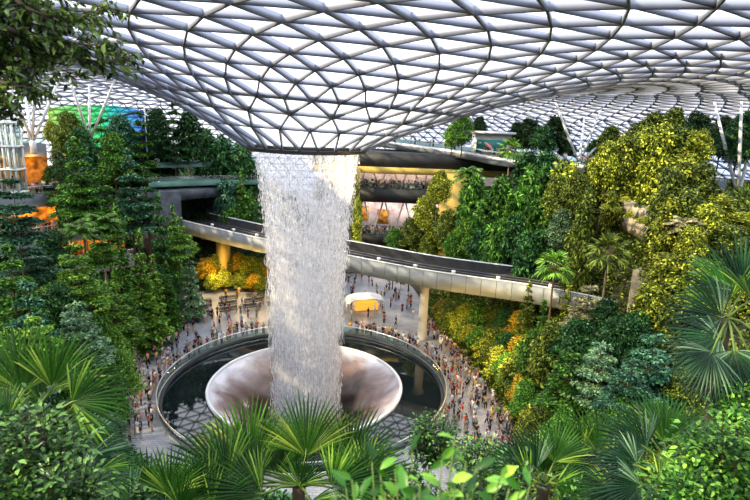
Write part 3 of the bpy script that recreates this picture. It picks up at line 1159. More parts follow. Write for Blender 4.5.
Fc = np.array([(i * 6 + j, (i + 1) * 6 + j, (i + 1) * 6 + j + 1, i * 6 + j + 1) for i in range(n - 1) for j in range(5)])
mb.add(V, Fc)
mb.build('screen_light_sheet', [M['collight']], scn)
mb = MB()
mb.tube([(-9, 2.0, 2.2), (-3, 2.4, 4.2), (3, 2.3, 6.0), (10.8, 1.0, 7.4)], 0.22, 8)
mb.build('screen_beam', [M['dark']], scn)
for x in (-10.5, -3.5, 3.5, 10.5):
    mb = MB()
    mb.tube([(x, 3.0 * (1 - (x / 10.5) ** 2) + 0.3, -3), (x, 3.0 * (1 - (x / 10.5) ** 2) + 0.3, 8.0)], 0.14, 8)
    mb.build('screen_post', [M['column']], scn)


# ------------------------------------------------------------------ branching columns
def roof_z(x, y):
    rr_ = math.hypot(x - CX, y - CY)
    ss_ = np.linspace(0, _arc[-1], 400)
    pr = np.array([smooth_prof(s) for s in ss_])
    i = int(np.argmax(pr[:, 0] >= rr_))
    th = math.atan2(y - CY, x - CX)
    return pr[i, 1] - tiltB(rr_) * math.cos(th)


def column_tree(px, py, y, tops, label, zb=None):
    b_ = at_y(px, py, y)
    t = thing('branching_column', (b_[0], b_[1], b_[2]), label, 'column')
    mb = MB()
    mb.tube([(0, 0, -1.5), (0, 0, 0.2), (0, 0, 0.5)], [0.5, 0.45, 0.3], 12)
    mb.build('column_foot', [M['column']], t, True)
    for tx, ty, yy in tops:
        d = ray(tx, ty)
        q = np.array([0, 0, CAMZ]) + d * (yy / d[1])
        zr_ = roof_z(q[0], q[1]) - 0.1
        q = np.array([q[0], q[1], zr_]) - b_
        mb = MB()
        mb.tube([(0, 0, 0.2), q * 0.5, q], [0.17, 0.23, 0.15], 10)
        mb.build('strut', [M['column']], t, True)
    return t


column_tree(33, 144, 82, ((5, 90, 80), (24, 90, 88), (37, 90, 82), (64, 86, 86)), 'branching white column on the topmost tier beside the lift tower')
column_tree(90, 141, 94, ((70, 92, 91), (89, 80, 96), (117, 83, 93)), 'branching white column in front of the green and blue light screen')
column_tree(579, 165, 99, ((556, 96, 98), (586, 103, 104), (603, 97, 97), (622, 108, 104)), 'branching white column rising from trees beyond the terrace walkway')
column_tree(738, 200, 74, ((713, 108, 76), (741, 104, 72), (756, 120, 78)), 'branching white column among golden trees on the slope')
# ------------------------------------------------------------------ foliage colours
def srgb(r, g, b):
    return tuple(((c / 255) / 12.92 if c / 255 < 0.04045 else ((c / 255 + 0.055) / 1.055) ** 2.4) for c in (r, g, b))


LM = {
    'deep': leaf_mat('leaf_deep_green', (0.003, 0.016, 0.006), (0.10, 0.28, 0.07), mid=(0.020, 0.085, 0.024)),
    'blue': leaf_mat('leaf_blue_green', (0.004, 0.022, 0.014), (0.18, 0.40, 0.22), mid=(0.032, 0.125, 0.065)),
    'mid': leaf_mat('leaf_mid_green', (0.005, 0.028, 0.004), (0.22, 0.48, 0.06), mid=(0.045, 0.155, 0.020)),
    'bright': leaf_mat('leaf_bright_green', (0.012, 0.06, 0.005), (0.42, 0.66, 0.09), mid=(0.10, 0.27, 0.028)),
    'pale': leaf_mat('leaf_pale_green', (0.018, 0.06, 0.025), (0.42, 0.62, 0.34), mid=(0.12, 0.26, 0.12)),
    'gold': leaf_mat('leaf_gold', (0.012, 0.020, 0.002), (0.74, 0.80, 0.09), mid=(0.22, 0.28, 0.02)),  # warm sunlight partly put into the leaf colour
    'amber': leaf_mat('leaf_amber', (0.03, 0.025, 0.002), (0.85, 0.55, 0.03), mid=(0.36, 0.25, 0.012)),  # lamp glow on the bushes partly put into the leaf colour
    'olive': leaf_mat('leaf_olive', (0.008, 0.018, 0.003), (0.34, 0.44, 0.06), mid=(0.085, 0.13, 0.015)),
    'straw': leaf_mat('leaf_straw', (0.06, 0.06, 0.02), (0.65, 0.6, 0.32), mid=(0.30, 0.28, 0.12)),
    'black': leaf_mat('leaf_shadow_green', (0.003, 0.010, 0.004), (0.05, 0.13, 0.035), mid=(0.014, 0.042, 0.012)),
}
UP = np.array([0, 0, 1.0])


def leaf_cards(mb, P, D, Nn, L, Wd, fold=0.12, droop=0.1, mi=0):
    n = len(P)
    D = norm(D)
    Sd = norm(np.cross(Nn, D))
    N2 = np.cross(D, Sd)
    L = np.broadcast_to(L, (n,))[:, None]
    Wd = np.broadcast_to(Wd, (n,))[:, None]
    a = P
    b_ = P + D * L * 0.45 + Sd * Wd / 2 + N2 * Wd * fold
    c = P + D * L - UP * L * droop
    d = P + D * L * 0.45 - Sd * Wd / 2 + N2 * Wd * fold
    V = np.stack([a, d, c, b_], 1).reshape(-1, 3)
    mb.add(V, np.arange(n * 4).reshape(n, 4), mi)


def leaf_full(mb, P, D, Nn, L, Wd, mi=0, cup=0.18, droop=0.25):
    """nine-point leaf with a midrib fold and a drooping tip, for plants close to the camera"""
    n = len(P)
    D = norm(D)
    Sd = norm(np.cross(Nn, D))
    N2 = np.cross(D, Sd)
    L = np.broadcast_to(L, (n,))[:, None]
    Wd = np.broadcast_to(Wd, (n,))[:, None]
    def pt(f, s, up):
        return P + D * L * f + Sd * Wd * s + N2 * Wd * up - UP * L * droop * f * f
    V = np.stack([pt(0, 0, 0), pt(0.28, 0.40, cup), pt(0.28, 0, 0), pt(0.28, -0.40, cup), pt(0.62, 0.46, cup), pt(0.62, 0, 0), pt(0.62, -0.46, cup), pt(1.0, 0, 0.05)], 1)
    k = (np.arange(n) * 8)[:, None]
    q = np.concatenate([k + np.array(f)[None] for f in ((1, 2, 5, 4), (2, 3, 6, 5))])
    t = np.concatenate([k + np.array(f)[None] for f in ((0, 2, 1), (0, 3, 2), (4, 5, 7), (5, 6, 7))])
    mb.add(V.reshape(-1, 3), q, mi)
    mb.n -= 0
    base_ = mb.n - n * 8
    mb.lp.append((t + base_).ravel())
    mb.lt.append(np.full(len(t), 3))
    mb.mi.append(np.full(len(t), mi))


def gen_tiered(g, h=10.0, R=3.6, nt=7, nb=7, npl=380, leaf=0.42, z0=0.22, droop=0.25, taper=0.85, rise=0.18, flat=0.10):
    """layered crown: whorls of level branches carrying flat sprays"""
    tr, cr = MB(), MB()
    tr.tube([(0, 0, 0), (0.05 * g.normal(), 0.05 * g.normal(), h * 0.5), (0, 0, h * 0.97)], [h * 0.018, h * 0.013, h * 0.004], 7)
    for i in range(nt):
        f = i / (nt - 1)
        z = h * (z0 + (0.98 - z0) * f)
        rad = R * (1 - taper * f ** 1.3) * (0.75 + 0.25 * math.sin(PI * min(1, f * 2 + 0.35)))
        a0 = g.uniform(0, 6.28)
        for b_ in range(nb if f < 0.85 else max(3, nb - 3)):
            a = a0 + 2 * PI * (b_ + g.uniform(-0.3, 0.3)) / nb
            ln = rad * g.uniform(0.65, 1.12)
            d = np.array([math.cos(a), math.sin(a), 0])
            sd = np.array([-d[1], d[0], 0])
            zz = z + g.normal() * h * 0.012
            q = lambda s: np.array([0, 0, zz]) + d * ln * s + UP * ln * (rise * s - droop * s * s)
            cr.tube([q(0), q(0.5), q(1)], [h * 0.004, h * 0.003, h * 0.0015], 4, mi=1, cap=False)
            n = max(14, int(npl * ln / R))
            s = g.uniform(0.12, 1.02, n)
            w = (0.12 + 0.36 * np.sin(PI * np.clip(s, 0, 1) ** 0.8)) * ln
            lat = g.uniform(-1, 1, n)
            P_ = np.array([0, 0, zz])[None] + d * (ln * s)[:, None] + UP * (ln * (rise * s - droop * s * s))[:, None] + sd * (lat * w)[:, None]
            P_[:, 2] += g.normal(size=n) * flat * 0.6 - np.abs(lat) * w * 0.12
            D = d[None] * g.uniform(0.3, 1, n)[:, None] + sd[None] * (lat + g.normal(size=n) * 0.4)[:, None] + UP * g.normal(size=n)[:, None] * 0.18
            Nn = UP[None] + g.normal(size=(n, 3)) * 0.28
            leaf_cards(cr, P_, D, Nn, leaf * g.uniform(0.7, 1.25, n), leaf * 0.55 * g.uniform(0.8, 1.2, n))
    n = 40
    P_ = np.array([0, 0, h * 0.95])[None] + g.normal(size=(n, 3)) * np.array([0.12, 0.12, 0.03 * h])
    leaf_cards(cr, P_, g.normal(size=(n, 3)) + UP, UP + g.normal(size=(n, 3)) * 0.5, leaf, leaf * 0.5)
    return tr, cr


def gen_bushy(g, h=8.0, R=3.2, nblob=28, npb=360, leaf=0.34, z0=0.25, br=0.36, hang=0.2, colw=0.55, egg=0.6):
    """crown of leafy clumps on a branching trunk"""
    tr, cr = MB(), MB()
    tr.tube([(0, 0, 0), (0.1, 0.05, h * 0.35), (0, 0, h * 0.8)], [h * 0.022, h * 0.016, h * 0.006], 7)
    for i in range(nblob):
        f = (i + 0.5) / nblob
        z = h * (z0 + (0.93 - z0) * f)
        e = math.sin(PI * (0.12 + 0.83 * f ** egg)) ** 0.7
        a = i * 2.4 + g.uniform(-0.4, 0.4)
        rr = R * e * g.uniform(0.35, 0.8)
        c = np.array([math.cos(a) * rr, math.sin(a) * rr, z])
        rb = R * br * g.uniform(0.75, 1.25) * (0.6 + 0.4 * e)
        cr.tube([(0, 0, max(h * 0.12, z - h * 0.18)), c * np.array([0.5, 0.5, 1]) - UP * h * 0.05, c], [h * 0.007, h * 0.005, h * 0.002], 4, mi=1, cap=False)
        n = int(npb * g.uniform(0.8, 1.2))
        o = norm(g.normal(size=(n, 3)))
        o[:, 2] = np.where(o[:, 2] < -0.45, -o[:, 2], o[:, 2])
        P_ = c + o * rb * (g.uniform(0.1, 1.0, n) ** 0.6 * 1.08)[:, None] * np.array([1, 1, 0.72])
        D = o * 0.7 + g.normal(size=(n, 3)) * 0.5 - UP * hang
        Nn = o + UP * 0.8 + g.normal(size=(n, 3)) * 0.35
        leaf_cards(cr, P_, D, Nn, leaf * g.uniform(0.7, 1.3, n), leaf * colw * g.uniform(0.8, 1.2, n))
    return tr, cr


def gen_vine(g, h=9.0, R=1.7, nblob=34, npb=230, leaf=0.29):
    """tall creeper-clad column with drooping curtains of leaves"""
    tr, cr = MB(), MB()
    tr.tube([(0, 0, 0), (0.15, -0.1, h * 0.5), (-0.05, 0.1, h * 0.96)], [0.2, 0.15, 0.06], 7)
    for i in range(nblob):
        f = (i + 0.5) / nblob
        a = i * 2.4 + g.uniform(-0.5, 0.5)
        rr = R * (1 - 0.75 * f ** 2) * g.uniform(0.2, 0.85)
        c = np.array([math.cos(a) * rr, math.sin(a) * rr, h * (0.06 + 0.9 * f)])
        rb = R * g.uniform(0.28, 0.5)
        n = npb
        o = norm(g.normal(size=(n, 3)))
        P_ = c + o * rb * (g.uniform(0.1, 1.0, n) ** 0.6 * 1.05)[:, None] * np.array([1, 1, 1.5])
        D = o * 0.6 - UP * 0.7 + g.normal(size=(n, 3)) * 0.45
        Nn = o + UP * 0.4 + g.normal(size=(n, 3)) * 0.4
        leaf_cards(cr, P_, D, Nn, leaf * g.uniform(0.6, 1.3, n), leaf * 0.6 * g.uniform(0.8, 1.2, n))
        if i % 4 == 0:
            cr.tube([(0, 0, c[2] - 0.6), c * np.array([0.6, 0.6, 1]), c], [0.06, 0.045, 0.02], 4, mi=1, cap=False)
    return tr, cr


def fan(mb, hub, axis, normal, L, nseg=26, span=2.3, fold=0.05, droop=0.25, mi=0, g=rng, join=0.5, tipw=0.14):
    """one fan-palm blade: pleated segments joined near the hub, free pointed tips"""
    axis = norm(np.asarray(axis, float))
    normal = np.asarray(normal, float)
    normal = norm(normal - axis * np.dot(axis, normal))
    side = np.cross(normal, axis)
    V, Fq, Ft = [], [], []
    for i in range(nseg):
        f = (i + 0.5) / nseg * 2 - 1
        a = f * span
        da = span / nseg
        ln = L * (1 - 0.30 * abs(f) ** 1.6) * g.uniform(0.92, 1.06)
        d = axis * math.cos(a) + side * math.sin(a)
        s = -axis * math.sin(a) + side * math.cos(a)
        w = max(math.tan(da) * join * ln * 0.98, 0.010 * L)
        k = len(V)
        jit = g.normal() * 0.03
        def pt(r, sw, up):
            cone = normal * ln * (0.10 * r - 0.05 * r * r) * (1 + abs(f))
            return hub + d * ln * r + s * sw + normal * up + cone + normal * jit * ln * r - UP * droop * ln * max(0, r - 0.25) ** 2 * g.uniform(0.8, 1.3)
        V += [hub + d * ln * 0.02,
              pt(join * 0.55, w * 0.55, -fold * w * 4), pt(join * 0.55, 0, fold * w * 5), pt(join * 0.55, -w * 0.55, -fold * w * 4),
              pt(join, w * 0.95, -fold * w * 5), pt(join, 0, fold * w * 6), pt(join, -w * 0.95, -fold * w * 5),
              pt(0.78, w * 0.62, -fold * w * 2), pt(0.78, 0, fold * w * 3), pt(0.78, -w * 0.62, -fold * w * 2),
              pt(1.0, 0, 0)]
        Ft += [(k, k + 2, k + 1), (k, k + 3, k + 2), (k + 7, k + 8, k + 10), (k + 8, k + 9, k + 10)]
        Fq += [(k + 1, k + 2, k + 5, k + 4), (k + 2, k + 3, k + 6, k + 5), (k + 4, k + 5, k + 8, k + 7), (k + 5, k + 6, k + 9, k + 8)]
    b0 = mb.n
    mb.add(np.array(V), np.array(Fq), mi)
    t = np.array(Ft) + b0
    mb.lp.append(t.ravel())
    mb.lt.append(np.full(len(t), 3))
    mb.mi.append(np.full(len(t), mi))


def gen_palm(g, h=6.0, L=1.3, nf=22, nseg=14):
    """fan palm with a bare trunk and a round head of fans"""
    tr, cr = MB(), MB()
    tr.tube([(0, 0, 0), (0.08, 0.03, h * 0.5), (0, 0, h)], [0.16, 0.12, 0.10], 8)
    for i in range(nf):
        f = i / nf
        el = math.radians(80 - 125 * f ** 0.9)
        a = i * 2.4 + g.uniform(-0.3, 0.3)
        d = np.array([math.cos(a) * math.cos(el), math.sin(a) * math.cos(el), math.sin(el)])
        p0 = np.array([0, 0, h])
        p1 = p0 + d * L * 0.9 - UP * 0.08 * L
        cr.tube([p0, (p0 + p1) / 2 + UP * 0.05, p1], [0.03, 0.02, 0.015], 4, mi=1, cap=False)
        nn = UP * math.cos(el) - np.array([math.cos(a), math.sin(a), 0]) * math.sin(el) * 0.9 + g.normal(size=3) * 0.2
        fan(cr, p1, d - UP * 0.25, nn, L * g.uniform(0.8, 1.1), nseg, 1.9, 0.05, 0.45, 0, g)
    return tr, cr


def gen_plume(g, h=7.0, L=2.4, nf=16, npl=46):
    """feather palm / cycad-like plume tree"""
    tr, cr = MB(), MB()
    tr.tube([(0, 0, 0), (0.1, 0.05, h * 0.5), (0, 0, h)], [0.13, 0.10, 0.08], 7)
    for i in range(nf):
        el = math.radians(75 - 80 * (i / nf))
        a = i * 2.4 + g.uniform(-0.3, 0.3)
        s = np.linspace(0.1, 1, npl)
        hd_ = np.array([math.cos(a), math.sin(a), 0])
        P_ = np.array([0, 0, h]) + hd_ * (L * math.cos(el) * s + 0.25 * L * s * s * math.sin(max(el, 0)))[:, None] + UP * (L * (math.sin(el) * s - 0.55 * s * s))[:, None]
        T = np.gradient(P_, axis=0)
        T = norm(T)
        cr.tube(P_[::9], 0.02, 4, mi=1, cap=False)
        sd = norm(np.cross(T, UP))
        for sg in (-1, 1):
            leaf_cards(cr, P_, T * 0.6 + sd * sg - UP * 0.25, UP + sd * sg * 0.3, L * 0.32 * np.sin(PI * (0.15 + 0.8 * s)), L * 0.045, 0.05, 0.2)
    return tr, cr


G = lambda s: np.random.default_rng(s)
# kind -> (list of variants (trunk mesh, crown mesh, h, R), object name)
PROTO = {}


def proto(kind, name, gens, h, R, bark, leaf, crown='foliage'):
    out_ = []
    for tr, cr in gens:
        out_.append((tr.mesh(name + '_trunk', [bark]), cr.mesh(name + '_' + crown, [leaf, bark])))
    PROTO[kind] = (name, out_, h, R)


proto('tiered', 'layered_tree', [gen_tiered(G(i)) for i in (1, 2, 3)], 10.0, 3.6, M['bark'], LM['deep'])
proto('spread', 'spreading_tree', [gen_tiered(G(i), h=8.0, R=4.4, nt=5, nb=8, npl=430, leaf=0.46, z0=0.3, taper=0.7, rise=0.34, droop=0.3) for i in (11, 12)], 8.0, 4.4, M['bark'], LM['mid'])
proto('conifer', 'conifer', [gen_tiered(G(i), h=11.0, R=2.3, nt=11, nb=7, npl=200, leaf=0.38, z0=0.1, taper=0.95, rise=0.1, droop=0.3, flat=0.14) for i in (21, 22)], 11.0, 2.3, M['bark'], LM['mid'])
proto('bushy', 'broadleaf_tree', [gen_bushy(G(i)) for i in (31, 32, 33)], 8.0, 3.2, M['bark'], LM['mid'])
proto('tropic', 'tropical_tree', [gen_bushy(G(i), h=9.0, R=2.8, nblob=24, npb=140, leaf=0.7, z0=0.25, hang=0.5, colw=0.36) for i in (41, 42)], 9.0, 2.8, M['palebark'], LM['mid'])
proto('vine', 'creeper_clad_tree', [gen_vine(G(i)) for i in (51, 52, 53)], 9.0, 1.7, M['palebark'], LM['gold'])
proto('shrub', 'shrub', [gen_bushy(G(i), h=2.6, R=1.9, nblob=15, npb=150, leaf=0.26, z0=0.12, br=0.4) for i in (61, 62, 63)], 2.6, 1.9, M['bark'], LM['mid'])
proto('palm', 'fan_palm', [gen_palm(G(i)) for i in (71, 72)], 7.2, 2.2, M['palebark'], LM['bright'], 'fan')
proto('plume', 'feather_palm', [gen_plume(G(i)) for i in (81,)], 8.8, 2.4, M['palebark'], LM['mid'], 'frond')

STRETCH = {'vine': 1.6, 'conifer': 1.35, 'palm': 1.0, 'plume': 1.0, 'tropic': 1.3}
PLANTS = []      # (root, zone, description)


def plant(kind, x, y, z, h, w, leaf=None, label=None, cat='tree', zone=None, desc=None, rz=None, var=None):
    name, vs, ph, pr = PROTO[kind]
    v = vs[int(rng.integers(len(vs))) if var is None else var]
    root = bpy.data.objects.new(name, None)
    root.empty_display_size = 0.2
    COL.objects.link(root)
    root.location = (x, y, z)
    root.rotation_euler = (0, 0, rng.uniform(0, 6.28) if rz is None else rz)
    ws = w / 2 / pr
    cz = min(h / ph, ws * STRETCH.get(kind, 1.25))
    for nm, me in (('trunk', v[0]), ({'palm': 'fan_head', 'plume': 'frond_head'}.get(kind, 'foliage'), v[1])):
        o = bpy.data.objects.new(nm, me)
        COL.objects.link(o)
        o.parent = root
        if nm == 'trunk':
            o.scale = (ws, ws, h / ph)
        else:
            o.scale = (ws, ws, cz)
            o.location = (0, 0, h - ph * cz)
        if leaf and nm != 'trunk':
            o.material_slots[0].link = 'OBJECT'
            o.material_slots[0].material = LM[leaf]
    root['category'] = cat
    if label:
        root['label'] = label
    PLANTS.append((root, zone, desc, x, y, z + h))
    return root


def tree_px(kind, px, py, y, w, leaf=None, zone=None, desc=None, h=None, cat='tree', label=None, sink=0.15, zb=None):
    """a tree whose top shows at picture point (px, py) when it stands y metres ahead; w = crown width in metres"""
    p = at_y(px, py, y)
    zb = H(p[0], p[1]) - sink if zb is None else zb
    return plant(kind, p[0], p[1], zb, max(p[2] - zb, 1.2), w, leaf, label, cat, zone, desc)
# ------------------------------------------------------------------ the trees one can tell in the photograph
Z_L, Z_LU, Z_BK, Z_MID, Z_RL, Z_RS, Z_RT, Z_TT = ('in the forest on the left', 'among the tiers at upper left', 'behind the viaduct left of the waterfall',
                                                  'behind the viaduct right of the waterfall', 'in the lower forest right of the plaza', 'on the golden slope at right',
                                                  'along the top of the right slope', 'on the high terrace above the galleries')
# left forest
for a in (
    ('spread', 12, 180, 46, 6.4, 'blue'), ('tiered', 8, 245, 42, 6.5, 'mid'), ('spread', 72, 246, 50, 6.8, 'bright'), ('spread', 110, 286, 54, 7.2, 'bright'),
    ('conifer', 138, 230, 63, 5.2, 'bright'), ('conifer', 158, 194, 73, 5.5, 'deep'), ('spread', 177, 219, 76, 6.5, 'bright'), ('conifer', 188, 246, 75, 4.6, 'pale'),
    ('tiered', 26, 282, 40, 6.5, 'blue'), ('spread', 74, 304, 42, 6.0, 'pale'), ('spread', 35, 318, 36, 5.0, 'bright'), ('tiered', 75, 138, 72, 7.2, 'mid'), ('tiered', 128, 150, 80, 8.5, 'blue'),
    ('tiered', 102, 165, 76, 7.0, 'mid'), ('conifer', 115, 205, 68, 5.0, 'mid'), ('spread', 100, 228, 62, 5.5, 'mid'), ('bushy', 48, 232, 58, 6.0, 'deep'), ('spread', 20, 228, 50, 6.0, 'blue'),
    ('conifer', 152, 255, 66, 4.6, 'bright'), ('conifer', 165, 262, 70, 4.6, 'mid'), ('tiered', 90, 268, 58, 5.5, 'deep'), ('bushy', 128, 300, 60, 4.2, 'mid'), ('bushy', 55, 285, 46, 5.0, 'deep'),
    ('bushy', 95, 318, 48, 4.6, 'mid'), ('bushy', 15, 330, 36, 4.5, 'bright'), ('bushy', 60, 340, 40, 4.0, 'mid'), ('conifer', 145, 282, 64, 4.2, 'mid'),
    ('tiered', 145, 170, 84, 6.5, 'deep'), ('conifer', 172, 205, 82, 4.5, 'mid'), ('tropic', 80, 172, 74, 5.0, 'deep'), ('plume', 100, 205, 66, 6.0, 'mid'), ('plume', 78, 215, 60, 5.0, 'mid'),
    ('bushy', 100, 345, 44, 4.2, 'mid'), ('bushy', 112, 330, 48, 4.0, 'bright'), ('bushy', 80, 360, 40, 4.0, 'bright')):
    tree_px(a[0], a[1], a[2], a[3], a[4], a[5], Z_L)
for px, py, y, w, lf in ((118, 352, 46, 3.0, 'bright'), (130, 374, 45, 2.4, 'bright'), (104, 372, 42, 3.2, 'mid'), (92, 385, 40, 3.4, 'deep'), (118, 396, 41, 2.6, 'mid')):
    tree_px('shrub', px, py, y, w, lf, 'at the left edge of the plaza', cat='shrub')
# upper left
for a in (
    ('bushy', 68, 112, 92, 6.0, 'olive'), ('tiered', 60, 152, 82, 5.5, 'deep'), ('bushy', 74, 160, 96, 6, 'deep'), ('tropic', 92, 150, 98, 6, 'mid'), ('bushy', 110, 155, 98, 6, 'deep'), ('bushy', 128, 158, 100, 6, 'deep'), ('tropic', 148, 150, 102, 6, 'deep'), ('bushy', 165, 140, 106, 6, 'deep'), ('bushy', 148, 130, 106, 6, 'deep'), ('bushy', 62, 140, 100, 5, 'olive'), ('bushy', 52, 165, 86, 4.5, 'deep'), ('tropic', 66, 180, 78, 4.5, 'mid'), ('tiered', 100, 118, 96, 8.0, 'mid'), ('bushy', 120, 116, 98, 7.0, 'blue'), ('tiered', 140, 112, 98, 8.0, 'mid'),
    ('bushy', 156, 108, 102, 6.0, 'deep'), ('tiered', 172, 103, 102, 7.0, 'deep'), ('tropic', 188, 108, 104, 6.0, 'deep'), ('bushy', 50, 121, 96, 3.0, 'gold'), ('bushy', 80, 128, 88, 5.5, 'deep'), ('bushy', 112, 132, 88, 6.0, 'mid'), ('tiered', 86, 150, 84, 6.0, 'blue')):
    tree_px(a[0], a[1], a[2], a[3], a[4], a[5], Z_LU)
# behind the viaduct, left of the fall
for a in (
    ('tropic', 204, 128, 104, 6.0, 'deep'), ('tropic', 222, 135, 103, 6.0, 'deep'), ('tropic', 242, 142, 102, 6.0, 'deep'), ('conifer', 240, 172, 98, 4.2, 'bright'), ('tropic', 226, 178, 98, 5.2, 'blue'),
    ('tropic', 212, 165, 101, 5.0, 'black'), ('tropic', 246, 188, 99, 4.6, 'mid'), ('bushy', 205, 190, 102, 5.0, 'deep'), ('tropic', 232, 200, 97, 4.4, 'mid'), ('bushy', 252, 160, 104, 5.5, 'deep'), ('plume', 215, 148, 106, 6, 'deep'), ('bushy', 262, 200, 98, 5, 'deep')):
    tree_px(a[0], a[1], a[2], a[3] + 3, a[4], a[5], Z_BK)
# lamp lit hedge under the viaduct
for i, (px, py, y, w) in enumerate(((206, 258, 90, 4.0), (217, 255, 92, 4.0), (228, 250, 93, 4.4), (238, 253, 93, 4.2), (248, 256, 92, 4.2), (257, 258, 92, 4.2), (266, 258, 93, 4), (224, 270, 89, 3.6), (240, 272, 89, 3.8), (254, 274, 89, 3.8), (212, 274, 88, 3.4), (262, 278, 88, 3.4))):
    tree_px('bushy', px, py, y, w, ('amber', 'gold', 'olive')[i % 3], 'of the lamp lit hedge below the viaduct', cat='shrub', desc='leafy bush')
# right of the fall, behind the viaduct
for a in (
    ('vine', 352, 160, 101, 3.6, 'gold'), ('vine', 346, 185, 100, 3.2, 'olive'), ('vine', 358, 200, 99, 2.8, 'gold'), ('bushy', 441, 170, 93, 4.6, 'gold'), ('bushy', 426, 196, 92, 5.0, 'gold'), ('conifer', 436, 185, 90, 4.2, 'gold'),
    ('bushy', 412, 218, 92, 4.6, 'olive'), ('bushy', 448, 210, 88, 5.0, 'olive'), ('conifer', 462, 190, 88, 4.6, 'mid'), ('tropic', 475, 175, 86, 6.0, 'mid'), ('bushy', 395, 228, 93, 3.6, 'mid'),
    ('bushy', 470, 215, 84, 5.0, 'bright'), ('tropic', 488, 200, 82, 5.5, 'mid'), ('palm', 511, 142, 82, 4.2, 'bright'), ('tropic', 502, 175, 80, 5.5, 'mid'), ('tropic', 520, 185, 78, 5.5, 'mid'), ('tropic', 498, 220, 76, 5.0, 'mid'),
    ('tropic', 535, 165, 80, 5.5, 'mid'), ('tropic', 518, 215, 74, 5.0, 'deep'), ('tropic', 540, 200, 74, 5.0, 'mid'), ('conifer', 556, 178, 72, 4.0, 'bright'), ('tropic', 483, 225, 80, 4.5, 'deep'), ('plume', 470, 160, 88, 6.0, 'mid'),
    ('tropic', 548, 225, 70, 4.6, 'deep'), ('tropic', 530, 232, 70, 4.0, 'deep'), ('bushy', 572, 212, 68, 4.2, 'pale'), ('tropic', 548, 150, 84, 5.5, 'deep'), ('tropic', 528, 150, 86, 5.5, 'deep'), ('tropic', 565, 160, 80, 5.5, 'olive'), ('conifer', 508, 198, 77, 3.6, 'bright'),
    ('bushy', 455, 232, 84, 4, 'mid'), ('bushy', 430, 232, 90, 4, 'olive')):
    tree_px(a[0], a[1], a[2], a[3], a[4], a[5], Z_MID)
# high terrace
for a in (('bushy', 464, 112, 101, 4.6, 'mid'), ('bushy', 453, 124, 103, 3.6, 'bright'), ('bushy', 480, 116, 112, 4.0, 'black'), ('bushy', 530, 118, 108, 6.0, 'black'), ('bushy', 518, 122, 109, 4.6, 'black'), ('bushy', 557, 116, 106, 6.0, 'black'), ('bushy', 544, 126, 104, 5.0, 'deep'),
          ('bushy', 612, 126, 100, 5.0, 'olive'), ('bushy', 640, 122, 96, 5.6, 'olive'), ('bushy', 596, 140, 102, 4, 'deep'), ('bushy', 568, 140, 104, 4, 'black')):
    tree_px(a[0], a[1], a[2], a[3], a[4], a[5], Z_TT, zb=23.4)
# golden slope
for i, a in enumerate((
    ('vine', 572, 166, 74, 4.6, 'olive'), ('vine', 594, 158, 72, 4.4, 'olive'), ('vine', 610, 142, 70, 5.0, 'gold'), ('vine', 628, 136, 70, 5.0, 'olive'), ('vine', 646, 130, 70, 5.0, 'gold'), ('vine', 664, 126, 68, 5.2, 'gold'),
    ('vine', 682, 128, 68, 5.2, 'gold'), ('vine', 700, 130, 66, 5.0, 'gold'), ('bushy', 560, 175, 70, 5.0, 'olive'), ('bushy', 580, 172, 66, 5.0, 'gold'), ('vine', 600, 162, 64, 4.6, 'gold'),
    ('vine', 622, 160, 62, 4.8, 'gold'), ('vine', 642, 155, 62, 4.8, 'gold'), ('vine', 662, 152, 60, 5.0, 'gold'), ('vine', 684, 158, 60, 4.8, 'gold'), ('vine', 706, 165, 58, 4.8, 'gold'), ('vine', 722, 196, 56, 4.6, 'gold'), ('bushy', 744, 212, 54, 4.6, 'gold'),
    ('vine', 690, 190, 54, 4.2, 'gold'), ('vine', 710, 205, 52, 4.2, 'gold'), ('vine', 672, 198, 54, 4.0, 'gold'), ('vine', 730, 225, 50, 4.0, 'gold'), ('vine', 695, 225, 50, 4.0, 'gold'), ('plume', 688, 210, 52, 4.6, 'straw'), ('plume', 640, 186, 58, 3.4, 'straw'),
    ('vine', 586, 196, 62, 4.0, 'olive'), ('bushy', 564, 208, 66, 4.4, 'pale'), ('vine', 604, 186, 60, 3.0, 'gold'), ('vine', 655, 178, 57, 4.0, 'gold'), ('vine', 620, 178, 60, 3.2, 'gold'), ('vine', 672, 168, 58, 4.4, 'gold'))):
    if 592 < a[1] < 668 and a[3] < 65 and a[2] > 150:
        continue
    tree_px('bushy' if i % 5 == 2 and a[0] == 'vine' else a[0], a[1], a[2], a[3], a[4] * 0.92, a[5] if i % 3 else ('olive' if a[5] == 'gold' else 'gold'), Z_RS)
# rim of the slope, dark tops behind the gold
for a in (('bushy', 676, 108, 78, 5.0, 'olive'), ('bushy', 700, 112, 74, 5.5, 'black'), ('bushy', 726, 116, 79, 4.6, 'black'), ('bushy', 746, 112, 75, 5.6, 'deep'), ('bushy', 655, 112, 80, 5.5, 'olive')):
    tree_px(a[0], a[1], a[2], a[3], a[4], a[5], Z_RT)
